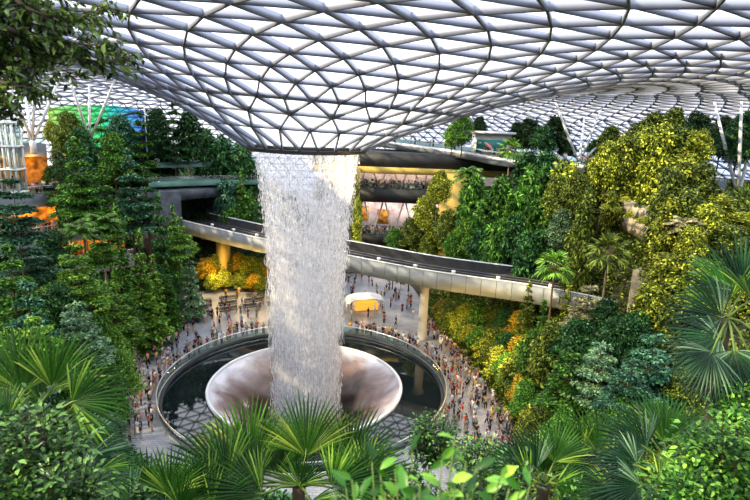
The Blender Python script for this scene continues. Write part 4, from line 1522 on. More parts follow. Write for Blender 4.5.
# lower right forest; some deep green crowns stand in for dark gaps
for a in (
    ('palm', 556, 256, 58, 4.6, 'bright'), ('palm', 611, 240, 54, 4.8, 'olive'), ('spread', 590, 288, 50, 6.6, 'straw'), ('conifer', 530, 282, 60, 4.0, 'olive'), ('vine', 668, 255, 48, 4.4, 'gold'), 
    ('vine', 690, 258, 47, 4.4, 'gold'), ('vine', 652, 285, 46, 4.0, 'gold'), ('vine', 676, 300, 44, 4.0, 'olive'), ('vine', 712, 262, 45, 4.4, 'gold'), ('bushy', 580, 318, 47, 5.0, 'deep'), ('bushy', 556, 325, 49, 5.0, 'olive'), ('spread', 572, 356, 42, 6.4, 'mid'),
    ('spread', 602, 344, 41, 6.0, 'pale'), ('spread', 655, 338, 38, 7.0, 'blue'), ('spread', 632, 362, 36, 5.0, 'blue'), ('bushy', 620, 318, 44, 4.2, 'deep'), ('bushy', 690, 330, 42, 4.4, 'olive'), ('vine', 735, 280, 43, 4.4, 'gold'),
    ('bushy', 608, 300, 49, 4.2, 'deep'), ('conifer', 570, 285, 53, 3.6, 'gold'), ('bushy', 690, 372, 37, 4.4, 'olive'), ('bushy', 715, 340, 40, 4.4, 'gold'), ('conifer', 545, 300, 55, 3.8, 'mid'),
    ('bushy', 535, 330, 52, 4.0, 'mid'), ('bushy', 630, 400, 35, 4.4, 'mid'), ('bushy', 662, 404, 34, 4.0, 'deep'), ('bushy', 600, 412, 35, 4.0, 'mid'), ('bushy', 565, 412, 38, 3.8, 'mid'), ('bushy', 540, 408, 40, 3.4, 'olive'), ('bushy', 640, 312, 45, 4.0, 'deep')):
    tree_px(a[0], a[1], a[2], a[3], a[4], a[5], Z_RL)
# golden bushes between the path and the viaduct
k = 0
for px, py, y, w in ((428, 306, 74, 3.6), (440, 302, 73, 3.8), (452, 306, 72, 3.8), (466, 304, 71, 4.0), (480, 304, 70, 4.0), (494, 306, 69, 4.0), (508, 308, 67, 4.0), (522, 312, 64, 4.0), (438, 320, 69, 3.2), (452, 324, 67, 3.4), (466, 326, 66, 3.6), (480, 328, 64, 3.6), (494, 328, 63, 3.6),
                     (508, 332, 61, 3.6), (522, 336, 58, 3.6), (460, 340, 62, 3.0), (474, 344, 60, 3.2), (488, 348, 58, 3.4), (502, 352, 56, 3.4), (516, 356, 54, 3.4), (492, 366, 54, 2.8), (504, 372, 52, 3.0), (518, 378, 50, 3.2), (514, 394, 48, 2.6), (526, 402, 46, 2.8), (528, 380, 48, 3.2), (530, 422, 43, 2.8)):
    p = at_y(px, py, y)
    if math.hypot(p[0] - CX, p[1] - CY) < r_plaza(math.degrees(math.atan2(p[1] - CY, p[0] - CX))) + 0.8:
        a = math.atan2(p[1] - CY, p[0] - CX)
        rr = float(r_plaza(math.degrees(a))) + 1.4
        p = np.array([CX + rr * math.cos(a), CY + rr * math.sin(a), p[2]])
    zb = H(p[0], p[1]) - 0.1
    plant(('bushy', 'bushy', 'vine', 'bushy', 'tropic')[k % 5], p[0], p[1], zb, max(p[2] - zb, 1.6), w, ('amber', 'gold', 'olive', 'gold', 'mid', 'olive', 'deep')[k % 7], None, 'shrub', 'on the lamp lit bank beside the crowded path', ('leafy bush', 'leafy bush', 'creeper clump', 'leafy bush', 'large leaved bush')[k % 5])
    k += 1

# ------------------------------------------------------------------ low plants that close the ground (nobody could count them)
def cover(name, label, leaf, test, n, size, seed, lift=0.5):
    g = G(seed)
    mb = MB()
    Pp = []
    tries = 0
    while len(Pp) < n and tries < n * 12:
        tries += 1
        a = g.uniform(-90, 270)
        r = float(r_plaza(a)) + g.uniform(0.3, 48)
        x, y = CX + r * math.cos(math.radians(a)), CY + r * math.sin(math.radians(a))
        if test(x, y, r, a):
            Pp.append((x, y, H(x, y)))
    Pp = np.array(Pp)
    n = len(Pp)
    k = 12
    B_ = np.repeat(Pp, k, 0)
    m = len(B_)
    az = g.uniform(0, 6.28, m)
    el = g.uniform(0.1, 1.3, m)
    D = np.stack([np.cos(az) * np.cos(el), np.sin(az) * np.cos(el), np.sin(el)], 1)
    P_ = B_ + D * g.uniform(0, lift, m)[:, None]
    leaf_cards(mb, P_, D, UP - D * 0.5 + g.normal(size=(m, 3)) * 0.3, size * g.uniform(0.6, 1.4, m), size * 0.4 * g.uniform(0.7, 1.3, m), 0.1, 0.3)
    o = mb.build(name, [LM[leaf]])
    return tag(o, label, 'undergrowth', kind='stuff')


def in_view(x, y):
    if y < 4:
        return False
    q = to_px((x, y, H(x, y) + 1))
    return -60 < q[0] < 810 and q[1] > 80


cover('undergrowth', 'dark green low plants covering the shaded forest floor', 'deep', lambda x, y, r, a: in_view(x, y) and (a > 95 or a < -50), 9000, 0.62, 5, 0.8)
cover('undergrowth', 'yellow green low plants covering the sunlit slope', 'olive', lambda x, y, r, a: in_view(x, y) and -50 < a < 62, 9000, 0.6, 6, 0.8)

for px, py, y in ((606, 203, 60), (618, 206, 59), (630, 211, 58), (642, 217, 57), (655, 222, 56), (612, 190, 62), (626, 196, 61), (640, 201, 60), (652, 206, 59), (664, 210, 58)):
    p = at_y(px, py, y)
    plant('shrub', p[0], p[1], p[2] - 0.8, 0.7, 1.3, 'gold' if px % 4 else 'olive', None, 'shrub', 'on the sunlit retaining walls', 'low shrub')
# ordinals so that each tree can be pointed out
WORD = {'tiered': 'layered tree', 'spread': 'flat topped spreading tree', 'conifer': 'narrow conifer', 'bushy': 'round leafy tree', 'tropic': 'large leaved tropical tree', 'vine': 'creeper clad tree', 'shrub': 'low shrub', 'palm': 'fan palm', 'plume': 'feather palm'}
# ------------------------------------------------------------------ people
CLOTH = {}
for nm, c in (('white', (0.75, 0.75, 0.75)), ('black', (0.012, 0.012, 0.014)), ('red', (0.55, 0.02, 0.02)), ('navy', (0.015, 0.03, 0.12)), ('grey', (0.22, 0.22, 0.23)), ('pink', (0.75, 0.22, 0.36)),
              ('orange', (0.6, 0.16, 0.02)), ('yellow', (0.7, 0.5, 0.05)), ('sky-blue', (0.28, 0.42, 0.6)), ('green', (0.05, 0.22, 0.07)), ('beige', (0.5, 0.4, 0.27)), ('purple', (0.16, 0.06, 0.25)), ('maroon', (0.2, 0.015, 0.03))):
    CLOTH[nm] = mat('cloth_' + nm.replace('-', '_'), c, 0.85, spec=0.2)
M['skin'] = mat('skin', (0.40, 0.25, 0.18), 0.55)
M['skin2'] = mat('skin_tan', (0.33, 0.18, 0.11), 0.55)
M['hair'] = mat('hair_black', (0.012, 0.010, 0.010), 0.5)
M['hair2'] = mat('hair_brown', (0.07, 0.04, 0.02), 0.5)


def skin_mesh(name, verts, edges, radii, sub=1):
    me = bpy.data.meshes.new(name)
    me.from_pydata([tuple(v) for v in verts], edges, [])
    o = bpy.data.objects.new(name, me)
    COL.objects.link(o)
    md = o.modifiers.new('skin', 'SKIN')
    md.use_smooth_shade = True
    for i, r in enumerate(radii):
        sv = me.skin_vertices[0].data[i]
        sv.radius = r if isinstance(r, tuple) else (r, r)
        sv.use_root = (i == 0)
    if sub:
        sd = o.modifiers.new('sub', 'SUBSURF')
        sd.levels = sub
    bpy.context.view_layer.update()
    ev = o.evaluated_get(bpy.context.evaluated_depsgraph_get())
    nm = bpy.data.meshes.new_from_object(ev)
    nm.name = name
    bpy.data.objects.remove(o)
    return nm


def pose_meshes(key, hands, legs, lean=0.0):
    """body facing +Y. hands: (elbow L, wrist L, elbow R, wrist R); legs: (knee, ankle, toe) left and right"""
    T = lambda z, f=0.0: (0, lean * (z - 0.9) + f, z)
    v = [T(0.92), T(1.12), T(1.32), T(1.46), T(1.54, 0.015), T(1.66, 0.015)]
    r = [(0.13, 0.105), (0.115, 0.09), (0.14, 0.10), 0.05, (0.068, 0.08), (0.062, 0.075)]
    e = [(0, 1), (1, 2), (2, 3), (3, 4), (4, 5)]
    sh = {}
    for s, (el, wr) in ((-1, hands[:2]), (1, hands[2:])):
        k = len(v)
        w = np.array(wr)
        el = np.array(el)
        hd_ = w + norm(w - el) * 0.15
        v += [(s * 0.17, lean * 0.5, 1.40), tuple(el), tuple(w), tuple(w + norm(w - el) * 0.07), tuple(hd_)]
        r += [0.058, 0.042, 0.028, (0.038, 0.022), (0.016, 0.012)]
        e += [(2, k), (k, k + 1), (k + 1, k + 2), (k + 2, k + 3), (k + 3, k + 4)]
        # thumb
        v.append(tuple(w + norm(w - el) * 0.07 + np.array([-s * 0.045, 0.03, 0])))
        r.append(0.011)
        e.append((k + 2, k + 5))
        sh[s] = k
    lg = {}
    for s, (kn, an, to) in ((-1, legs[0]), (1, legs[1])):
        k = len(v)
        v += [(s * 0.09, 0, 0.86), kn, an, to]
        r += [0.082, 0.058, 0.040, (0.042, 0.03)]
        e += [(0, k), (k, k + 1), (k + 1, k + 2), (k + 2, k + 3)]
        lg[s] = k
    # nose
    k = len(v)
    v.append((0, lean * 0.7 + 0.112, 1.575))
    r.append(0.012)
    e.append((4, k))
    body = skin_mesh('body_' + key, v, e, r, 1)
    # shirt: torso and upper arms
    sv = [v[0], v[1], v[2], (0, v[3][1], 1.43)]
    sr = [(0.15, 0.125), (0.138, 0.115), (0.162, 0.125), 0.075]
    se = [(0, 1), (1, 2), (2, 3)]
    for s in (-1, 1):
        k = sh[s]
        j = len(sv)
        a, b_ = np.array(v[k]), np.array(v[k + 1])
        sv += [tuple(a), tuple(a + (b_ - a) * 0.75)]
        sr += [0.078, 0.064]
        se += [(2, j), (j, j + 1)]
    shirt = skin_mesh('shirt_' + key, sv, se, sr, 1)
    tv, trr, te = [(0, 0, 0.96), (0, 0, 0.90)], [(0.145, 0.12), (0.145, 0.12)], [(0, 1)]
    for s in (-1, 1):
        k = lg[s]
        j = len(tv)
        kn, an = np.array(v[k + 1]), np.array(v[k + 2])
        tv += [v[k], tuple(kn), tuple(kn + (an - kn) * 0.86)]
        trr += [0.102, 0.076, 0.062]
        te += [(1, j), (j, j + 1), (j + 1, j + 2)]
    trs = skin_mesh('trousers_' + key, tv, te, trr, 1)
    mb = MB()
    n, m = 12, 7
    V = []
    for i in range(m):
        th = 0.5 * PI * i / (m - 1) * 1.18
        for j in range(n):
            a = 2 * PI * j / n
            drop = 1.0 if math.sin(a) < 0.35 else 0.55          # short over the face, lower at the back
            t2 = th * drop
            V.append((0.088 * math.sin(t2) * math.cos(a), lean * 0.72 + 0.0 + 0.104 * math.sin(t2) * math.sin(a), 1.63 + 0.105 * math.cos(t2)))
    mb.add(V, np.array([(i * n + j, (i + 1) * n + j, (i + 1) * n + (j + 1) % n, i * n + (j + 1) % n) for i in range(m - 1) for j in range(n)]))
    hair = mb.mesh('hair_' + key, [M['hair']], True)
    for me, mt in ((body, M['skin']), (shirt, CLOTH['white']), (trs, CLOTH['black'])):
        me.materials.clear()
        me.materials.append(mt)
    return body, shirt, trs, hair


ST = (((-0.10, 0.0, 0.48), (-0.11, -0.02, 0.06), (-0.13, 0.15, 0.03)), ((0.10, 0.02, 0.48), (0.11, 0.0, 0.06), (0.13, 0.17, 0.03)))
WK = (((-0.09, 0.16, 0.49), (-0.10, 0.22, 0.07), (-0.10, 0.38, 0.05)), ((0.09, 0.0, 0.46), (0.10, -0.28, 0.10), (0.10, -0.15, 0.03)))
DOWN = ((-0.25, -0.03, 1.13), (-0.26, 0.08, 0.88), (0.25, -0.03, 1.13), (0.26, 0.08, 0.88))
SWING = ((-0.24, -0.14, 1.14), (-0.25, -0.08, 0.9), (0.24, 0.10, 1.14), (0.22, 0.28, 0.98))
PHOTO = ((-0.24, 0.20, 1.24), (-0.09, 0.36, 1.50), (0.24, 0.20, 1.24), (0.09, 0.36, 1.50))
RAIL = ((-0.26, 0.10, 1.16), (-0.20, 0.32, 1.10), (0.26, 0.10, 1.16), (0.20, 0.32, 1.10))
POSE = {'standing': pose_meshes('stand', DOWN, ST), 'walking': pose_meshes('walk', SWING, WK, 0.05), 'with hands raised': pose_meshes('photo', PHOTO, ST, -0.02), 'leaning forward': pose_meshes('rail', RAIL, ST, 0.12)}
PKEYS = list(POSE)
TOPS = ['white'] * 8 + ['black'] * 9 + ['red'] * 2 + ['navy'] * 5 + ['grey'] * 4 + ['pink'] + ['orange'] + ['yellow'] + ['sky-blue'] * 2 + ['green'] + ['beige'] * 2 + ['purple'] + ['maroon'] * 2
BOTS = ['black'] * 5 + ['navy'] * 4 + ['grey'] * 3 + ['beige'] * 2 + ['white'] + ['sky-blue'] + ['maroon']
used_labels = set()
gp = G(99)


def person(x, y, z, rz, pose, top, bot, label, group, sc):
    b_, s_, t_, h_ = POSE[pose]
    r = bpy.data.objects.new('person', b_)
    COL.objects.link(r)
    r.location = (x, y, z)
    r.rotation_euler = (0, 0, rz)
    r.scale = (sc, sc, sc)
    tag(r, label, 'person', group)
    for nm, me, mt in (('shirt', s_, CLOTH[top]), ('trousers', t_, CLOTH[bot]), ('hair', h_, M['hair'] if gp.random() < 0.8 else M['hair2'])):
        o = bpy.data.objects.new(nm, me)
        COL.objects.link(o)
        o.parent = r
        o.material_slots[0].link = 'OBJECT'
        o.material_slots[0].material = mt
    if gp.random() < 0.4:
        r.material_slots[0].link = 'OBJECT'
        r.material_slots[0].material = M['skin2']
    return r


spots = []       # x, y, heading, place, pose choice


def try_spot(x, y, hd_, place, poses, md=0.62):
    rr_ = math.hypot(x - CX, y - CY)
    dg = math.degrees(math.atan2(y - CY, x - CX))
    if rr_ < 16.35 or rr_ > r_plaza(dg) - 0.4:
        return False
    if math.hypot(x - PIER[0], y - PIER[1]) < 1.2:
        return False
    for a in spots:
        if abs(a[0] - x) < md and abs(a[1] - y) < md and math.hypot(a[0] - x, a[1] - y) < md:
            return False
    spots.append((x, y, hd_, place, poses))
    return True


def fill_px(poly, n, place, poses=(0, 0, 1, 1, 2), md=0.7):
    poly = np.array(poly, float)
    lo, hi = poly.min(0), poly.max(0)
    c = t = 0
    while c < n and t < n * 60:
        t += 1
        q = gp.uniform(lo, hi)
        ins = False
        for i in range(len(poly)):
            a, b_ = poly[i], poly[i - 1]
            if (a[1] > q[1]) != (b_[1] > q[1]) and q[0] < (b_[0] - a[0]) * (q[1] - a[1]) / (b_[1] - a[1]) + a[0]:
                ins = not ins
        if not ins:
            continue
        p = at_z(q[0], q[1], 0)
        if try_spot(p[0], p[1], gp.uniform(0, 6.28), place, poses, md):
            c += 1


def fill_rail(a0, a1, n, place, r0=16.45, r1=17.9, md=0.6):
    c = t = 0
    while c < n and t < n * 60:
        t += 1
        a = math.radians(gp.uniform(a0, a1))
        rr_ = r0 + (r1 - r0) * gp.random() ** 1.6
        # face the water
        hd_ = math.atan2(CY - (CY + math.sin(a)), CX - (CX + math.cos(a))) - PI / 2 + gp.normal() * 0.25
        if try_spot(CX + rr_ * math.cos(a), CY + rr_ * math.sin(a), hd_, place, (0, 2, 3, 3) if rr_ < 16.9 else (0, 0, 2), md):
            c += 1


fill_rail(20, 62, 30, 'at the rail near the pier')
fill_rail(-30, 20, 36, 'at the rail by the path')
fill_rail(62, 80, 12, 'at the rail before the kiosk')
fill_rail(100, 150, 26, 'at the rail facing the benches')
fill_rail(150, 185, 22, 'at the rail beside the forest')
fill_rail(185, 222, 18, 'at the rail nearest the palms')
fill_px(((128, 340), (160, 340), (172, 372), (158, 400), (150, 440), (128, 445), (124, 400)), 46, 'on the paving by the forest')
fill_px(((160, 322), (262, 312), (262, 332), (200, 345), (165, 366), (150, 345)), 34, 'between the benches and the pool')
fill_px(((165, 300), (266, 290), (266, 314), (160, 326)), 36, 'among the dark benches', (0, 0, 1, 3))
fill_px(((345, 280), (410, 282), (416, 330), (345, 318)), 46, 'around the white kiosk')
fill_px(((424, 322), (440, 335), (478, 380), (512, 432), (503, 437), (468, 386), (426, 334)), 60, 'in the crowd below the bank')
fill_px(((440, 372), (474, 382), (516, 440), (505, 462), (468, 440)), 26, 'on the path beside the pool')
fill_px(((455, 430), (510, 440), (510, 470), (445, 470)), 24, "at the path's near end")
order = sorted(range(len(spots)), key=lambda i: math.hypot(spots[i][0], spots[i][1]))
indiv, rest = order[:300], order[300:]
for i in indiv:
    x, y, hd_, place, poses = spots[i]
    for _ in range(400):
        pose = PKEYS[poses[int(gp.integers(len(poses)))]]
        top, bot = TOPS[int(gp.integers(len(TOPS)))], BOTS[int(gp.integers(len(BOTS)))]
        lab = f'person in {top} top and {bot} trousers {pose} {place}'
        if lab not in used_labels:
            break
    pw = lab.split()
    if len(pw) > 16:
        lab = lab.replace('with hands raised', 'with hands raised')
    if lab in used_labels:
        continue
    used_labels.add(lab)
    person(x, y, 0.0, hd_, pose, top, bot, lab, 'visitors on the plaza', float(gp.uniform(0.88, 1.08)))

# everybody farther off: one crowd
crowd_src = []
for i in rest:
    crowd_src.append((spots[i][0], spots[i][1], 0.0, spots[i][2]))


def crowd_row(n, f):
    for _ in range(n):
        crowd_src.append(f())


for zf, a0, a1, r0, n in ((24.2, 149, 160, 53, 16), (16.9, 146.5, 160, 50.5, 40), (11.3, 140, 156, 47.5, 50)):
    def f(zf=zf, a0=a0, a1=a1, r0=r0):
        a = math.radians(gp.uniform(a0, a1))
        rr_ = r0 + 0.5 + 3.2 * gp.random() ** 2
        return (CX + rr_ * math.cos(a), CY + rr_ * math.sin(a), zf, a + PI / 2 + gp.normal() * 0.4)
    crowd_row(n, f)
crowd_row(130, lambda: (gp.uniform(-9, 19), yb + 0.5 + 2.5 * gp.random() ** 2, 16.2, PI + gp.normal() * 0.4))
crowd_row(90, lambda: (gp.uniform(-9, 17), yb + 0.9 + 4 * gp.random() ** 1.5, 6.5, gp.uniform(0, 6.28)))
crowd_row(36, lambda: (gp.uniform(-9, 17), yb - 1.0 - 5 * gp.random() ** 1.5, 0.0, gp.uniform(0, 6.28)))
Lw = np.concatenate([[0], np.cumsum(np.linalg.norm(np.diff(wpath, axis=0), axis=1))])


def on_walk():
    s = gp.uniform(2, Lw[-1] * 0.97)
    p = np.array([np.interp(s, Lw, wpath[:, j]) for j in range(3)])
    q = np.array([np.interp(s + 0.5, Lw, wpath[:, j]) for j in range(3)]) - p
    q = norm(q * np.array([1, 1, 0]))
    o = 0.4 + 2.5 * gp.random() ** 2
    return (p[0] - q[1] * o, p[1] + q[0] * o, 23.5 + p[2], gp.uniform(0, 6.28))


crowd_row(54, on_walk)
def mesh_np(me):
    V = np.zeros(len(me.vertices) * 3, np.float32)
    me.vertices.foreach_get('co', V)
    L_ = np.zeros(len(me.loops), np.int32)
    me.loops.foreach_get('vertex_index', L_)
    T_ = np.zeros(len(me.polygons), np.int32)
    me.polygons.foreach_get('loop_total', T_)
    return V.reshape(-1, 3), L_, T_


PN = {k: [mesh_np(m) for m in v] for k, v in POSE.items()}
cm_names = list(CLOTH)
mats = [M['skin'], M['hair']] + [CLOTH[c] for c in cm_names]
mb = MB()
for (x, y, z, hd_) in crowd_src:
    key = PKEYS[int(gp.integers(4))]
    sc = gp.uniform(0.9, 1.08)
    c, s = math.cos(hd_), math.sin(hd_)
    R_ = np.array([[c, -s, 0], [s, c, 0], [0, 0, 1]]) * sc
    top = 2 + cm_names.index(TOPS[int(gp.integers(len(TOPS)))])
    bot = 2 + cm_names.index(BOTS[int(gp.integers(len(BOTS)))])
    for (V, L_, T_), mi in zip(PN[key], (0, top, bot, 1)):
        mb.lp.append(L_ + mb.n)
        mb.lt.append(T_)
        mb.mi.append(np.full(len(T_), mi))
        mb.v.append(V @ R_.T + np.array([x, y, z]))
        mb.n += len(V)
cw = mb.build('crowd', mats, None, True)
tag(cw, 'distant crowd of visitors on the tiers, galleries and far plaza', 'crowd', kind='stuff')

# ------------------------------------------------------------------ kiosk, benches, lanterns
p = at_z(364, 309, 0)
ks = thing('kiosk', (p[0], p[1], 0), 'white curved canopy kiosk with an orange lit counter on the far plaza', 'kiosk', rz=0.25)
ks.scale = (0.8, 0.8, 0.8)
mb = MB()
n, m = 14, 9
V = []
for s_ in (0.0, 0.22):
    for i in range(n):
        a = PI * i / (n - 1)
        for j in range(m):
            f = j / (m - 1) * 2 - 1
            V.append((-4.0 * math.cos(a) * (1 - 0.15 * f * f), f * 2.0, 1.9 + 1.5 * math.sin(a) * (1 - 0.35 * f * f) - s_))
Fc = [(i * m + j, (i + 1) * m + j, (i + 1) * m + j + 1, i * m + j + 1) for i in range(n - 1) for j in range(m - 1)]
Fc += [tuple(reversed([q + n * m for q in f])) for f in Fc]
for i in range(n - 1):
    for j in (0, m - 1):
        Fc.append((i * m + j, (i + 1) * m + j, (i + 1) * m + j + n * m, i * m + j + n * m))
for j in range(m - 1):
    for i in (0, n - 1):
        Fc.append((i * m + j, i * m + j + 1, i * m + j + 1 + n * m, i * m + j + n * m))
mb.add(V, np.array(Fc))
mb.build('canopy_shell', [M['white']], ks, True)
for sx_ in (-3.8, 3.8):
    for sy_ in (-1.5, 1.5):
        mb = MB()
        mb.tube([(sx_, sy_, 0), (sx_, sy_, 1.95)], 0.12, 10)
        mb.build('canopy_post', [M['white']], ks, True)
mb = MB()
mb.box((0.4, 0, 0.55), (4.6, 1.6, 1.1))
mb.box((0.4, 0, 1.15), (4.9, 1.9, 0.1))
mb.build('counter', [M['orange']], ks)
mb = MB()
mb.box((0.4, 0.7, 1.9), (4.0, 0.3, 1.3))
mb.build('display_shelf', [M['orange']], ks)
light('POINT', 'kiosk_lamp', (p[0], p[1] - 1.2, 2.6), 220, (1.0, 0.6, 0.2), 0.3)

NUM = ['first', 'second', 'third', 'fourth', 'fifth', 'sixth', 'seventh', 'eighth', 'ninth', 'tenth', 'eleventh', 'twelfth', 'thirteenth', 'fourteenth', 'fifteenth', 'sixteenth', 'seventeenth', 'eighteenth', 'nineteenth', 'twentieth',
       'twenty-first', 'twenty-second', 'twenty-third', 'twenty-fourth', 'twenty-fifth', 'twenty-sixth', 'twenty-seventh', 'twenty-eighth', 'twenty-ninth', 'thirtieth', 'thirty-first', 'thirty-second', 'thirty-third', 'thirty-fourth']
bk = 0
for row, (rad, zz) in enumerate(((26.5, 0), (29.0, 0), (31.5, 0))):
    for j in range(5):
        a = math.radians(140 - j * 8 - row * 1.5)
        x, y = CX + rad * math.cos(a), CY + rad * math.sin(a)
        t = thing('bench', (x, y, 0), f'dark slatted bench, {NUM[j]} from the forest side in the ' + ('row closest to the pool', 'middle row', 'row under the lamp lit hedge')[row], 'bench', 'benches on the plaza', rz=a + PI / 2)
        mb = MB()
        for k in range(4):
            mb.box((0, -0.22 + 0.15 * k, 0.45), (2.9, 0.12, 0.05))
        mb.build('seat', [M['benchm']], t)
        mb = MB()
        for k in range(3):
            mb.box((0, -0.32, 0.6 + 0.14 * k), (2.9, 0.05, 0.11))
        mb.build('backrest', [M['benchm']], t)
        for sx_ in (-1.2, 1.2):
            mb = MB()
            mb.box((sx_, -0.02, 0.215), (0.08, 0.5, 0.43))
            mb.box((sx_, -0.32, 0.62), (0.06, 0.05, 0.5))
            mb.build('leg', [M['steel']], t)
for px, py, lab in ((163, 297, 'orange glowing lantern on a post below the layered trees'), (118, 318, 'orange glowing lantern on a post inside the left forest')):
    p = at_z(px, py, 0.3)
    t = thing('lantern', (p[0], p[1], H(p[0], p[1])), lab, 'lantern')
    mb = MB()
    mb.tube([(0, 0, 0), (0, 0, 2.3)], 0.06, 8)
    mb.build('post', [M['dark']], t)
    mb = MB()
    mb.box((0, 0, 2.75), (0.62, 0.62, 0.9))
    mb.build('lamp_shade', [M['lampglow']], t)
    mb = MB()
    mb.box((0, 0, 3.25), (0.72, 0.72, 0.1))
    mb.build('cap', [M['dark']], t)
# floodlights on the planting below the viaduct and beside the path
for px, py, z, e in ((215, 272, 4.0, 600), (240, 275, 4.0, 600), (262, 276, 4.0, 500), (446, 318, 4.6, 200), (474, 334, 5.2, 240), (500, 356, 5.2, 200), (470, 312, 8.0, 500), (505, 332, 8.5, 500)):
    p = at_z(px, py, z)
    light('POINT', 'garden_lamp', (p[0], p[1], z), e, (1.0, 0.62, 0.16), 0.4)
# ------------------------------------------------------------------ plants close to the camera
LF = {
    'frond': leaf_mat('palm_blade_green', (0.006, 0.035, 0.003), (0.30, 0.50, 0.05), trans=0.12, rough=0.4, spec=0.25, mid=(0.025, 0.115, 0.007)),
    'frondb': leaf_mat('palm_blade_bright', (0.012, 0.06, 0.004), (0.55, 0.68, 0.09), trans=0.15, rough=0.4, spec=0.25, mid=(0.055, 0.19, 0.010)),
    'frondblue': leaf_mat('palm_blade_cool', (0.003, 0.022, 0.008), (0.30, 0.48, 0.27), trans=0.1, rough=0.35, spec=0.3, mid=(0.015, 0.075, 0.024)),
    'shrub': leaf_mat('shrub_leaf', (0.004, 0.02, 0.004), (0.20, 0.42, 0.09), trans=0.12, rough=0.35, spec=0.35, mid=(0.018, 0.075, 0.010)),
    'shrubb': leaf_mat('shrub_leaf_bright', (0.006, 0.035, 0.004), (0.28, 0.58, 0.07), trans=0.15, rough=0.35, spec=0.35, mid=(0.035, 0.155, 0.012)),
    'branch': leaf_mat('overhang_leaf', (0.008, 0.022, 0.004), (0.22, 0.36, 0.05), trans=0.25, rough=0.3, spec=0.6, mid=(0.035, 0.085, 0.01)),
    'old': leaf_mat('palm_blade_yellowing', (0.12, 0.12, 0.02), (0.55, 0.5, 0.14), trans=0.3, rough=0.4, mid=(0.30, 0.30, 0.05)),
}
M['petiole'] = mat('palm_stalk', (0.10, 0.17, 0.03), 0.5)


def scr(px, py, t, sdx, sdy, dep=0.0):
    """world direction whose picture direction is (sdx right, sdy up), leaning dep away from the camera"""
    a = ray(px, py) * t
    b_ = ray(px + sdx * 30, py - sdy * 30) * t
    d = norm(b_ - a)
    return norm(d + norm(a) * dep)


def big_palm(crown, t, fans, label, leaf='frond', trunk_to=None, seed=1, name='fan_palm', nseg=30):
    """crown: picture point of the crown centre at ray distance t; fans: (px, py, dirx, diry, length px, lean, roll, tone)"""
    g = G(seed)
    c = at_t(crown[0], crown[1], t)
    zb = H(c[0], c[1]) - 0.2 if trunk_to is None else trunk_to
    root = thing(name, (c[0], c[1], zb), label, 'palm')
    o = np.array([c[0], c[1], zb])
    mb = MB()
    zz = np.linspace(0, c[2] - zb, 9)
    mb.tube(np.stack([0.05 * np.sin(zz), 0.04 * np.cos(zz * 1.3), zz], 1), np.linspace(0.17, 0.11, 9) * (1 + 0.06 * (-1) ** np.arange(9)), 12)
    mb.build('trunk', [M['bark']], root)
    for (px, py, dx, dy, ln, lean, roll, tone, dt) in fans:
        tt = t + dt
        hub = at_t(px, py, tt)
        ax = scr(px, py, tt, dx, dy, lean)
        view = -norm(ray(px, py))
        nn = view + UP * 0.7
        nn = norm(nn - ax * np.dot(nn, ax))
        sd = np.cross(nn, ax)
        nn = nn * math.cos(roll) + sd * math.sin(roll)
        L = ln / F * tt * 1.05
        mb = MB()
        fan(mb, hub - o, ax, nn, L, nseg, 1.22 if dy > 0.78 else 1.5, 0.085, 0.22, 0, g, 0.5)
        fo = mb.build('frond', [LF[tone]], root)
        mb = MB()
        p0 = c - o
        p1 = hub - o
        mb.tube([p0, (p0 + p1) / 2 + UP * 0.06, p1, p1 + ax * L * 0.12], [0.03, 0.022, 0.018, 0.008], 6)
        mb.build('petiole', [M['petiole']], fo)
    return root


# left edge palms
big_palm((22, 440), 7.5, (
    (22, 392, 0.0, 1, 74, 0.1, 0.0, 'frondb', 0.0), (52, 388, 0.45, 0.9, 70, 0.15, -0.2, 'frondb', 0.1), (72, 402, 0.9, 0.25, 62, 0.1, -0.5, 'frond', -0.3), (0, 400, -0.6, 0.8, 62, 0.2, 0.3, 'frondb', 0.2),
    (40, 400, 0.2, 1.0, 60, 0.5, 0.3, 'frond', 0.5), (64, 420, 0.9, -0.3, 46, 0.0, -0.4, 'frond', -0.2), (8, 420, -0.5, 0.5, 46, 0.0, 0.4, 'frond', -0.4)),
    'large bright fan palm with upright fans at the left edge', seed=3)
big_palm((84, 488), 8.2, (
    (82, 430, 0.5, -0.15, 44, 0.2, 0.2, 'frondblue', 0.3), (86, 444, 1.0, -0.05, 50, 0.1, -0.2, 'frondblue', 0.0), (88, 458, 0.85, -0.55, 46, -0.1, -0.2, 'frondblue', -0.2), (72, 452, -0.2, -1.0, 40, 0.1, 0.2, 'frond', 0.2), (100, 470, 0.8, -0.7, 40, -0.1, 0, 'frond', -0.3),
    (60, 470, -0.7, -0.6, 36, 0, 0.2, 'frond', 0.0)),
    'cool green fan palm spreading level fans over the small leaved shrub', seed=4)
big_palm((170, 510), 9.0, (
    (170, 496, 0.15, 1, 56, 0.2, 0.0, 'frondb', 0.0), (150, 500, -0.7, 0.7, 60, 0.1, 0.3, 'frond', 0.0), (196, 500, 0.6, 0.8, 54, 0.1, -0.3, 'frond', 0.2), (130, 506, -0.9, 0.4, 54, 0.1, 0.4, 'frondblue', -0.2), (212, 508, 0.9, 0.4, 54, 0.1, -0.4, 'frond', 0.0), (180, 508, 0.3, 0.8, 42, 0, 0.2, 'frond', -0.5)),
    'dark green fan palm low between the left edge palms and the central palm', seed=5)
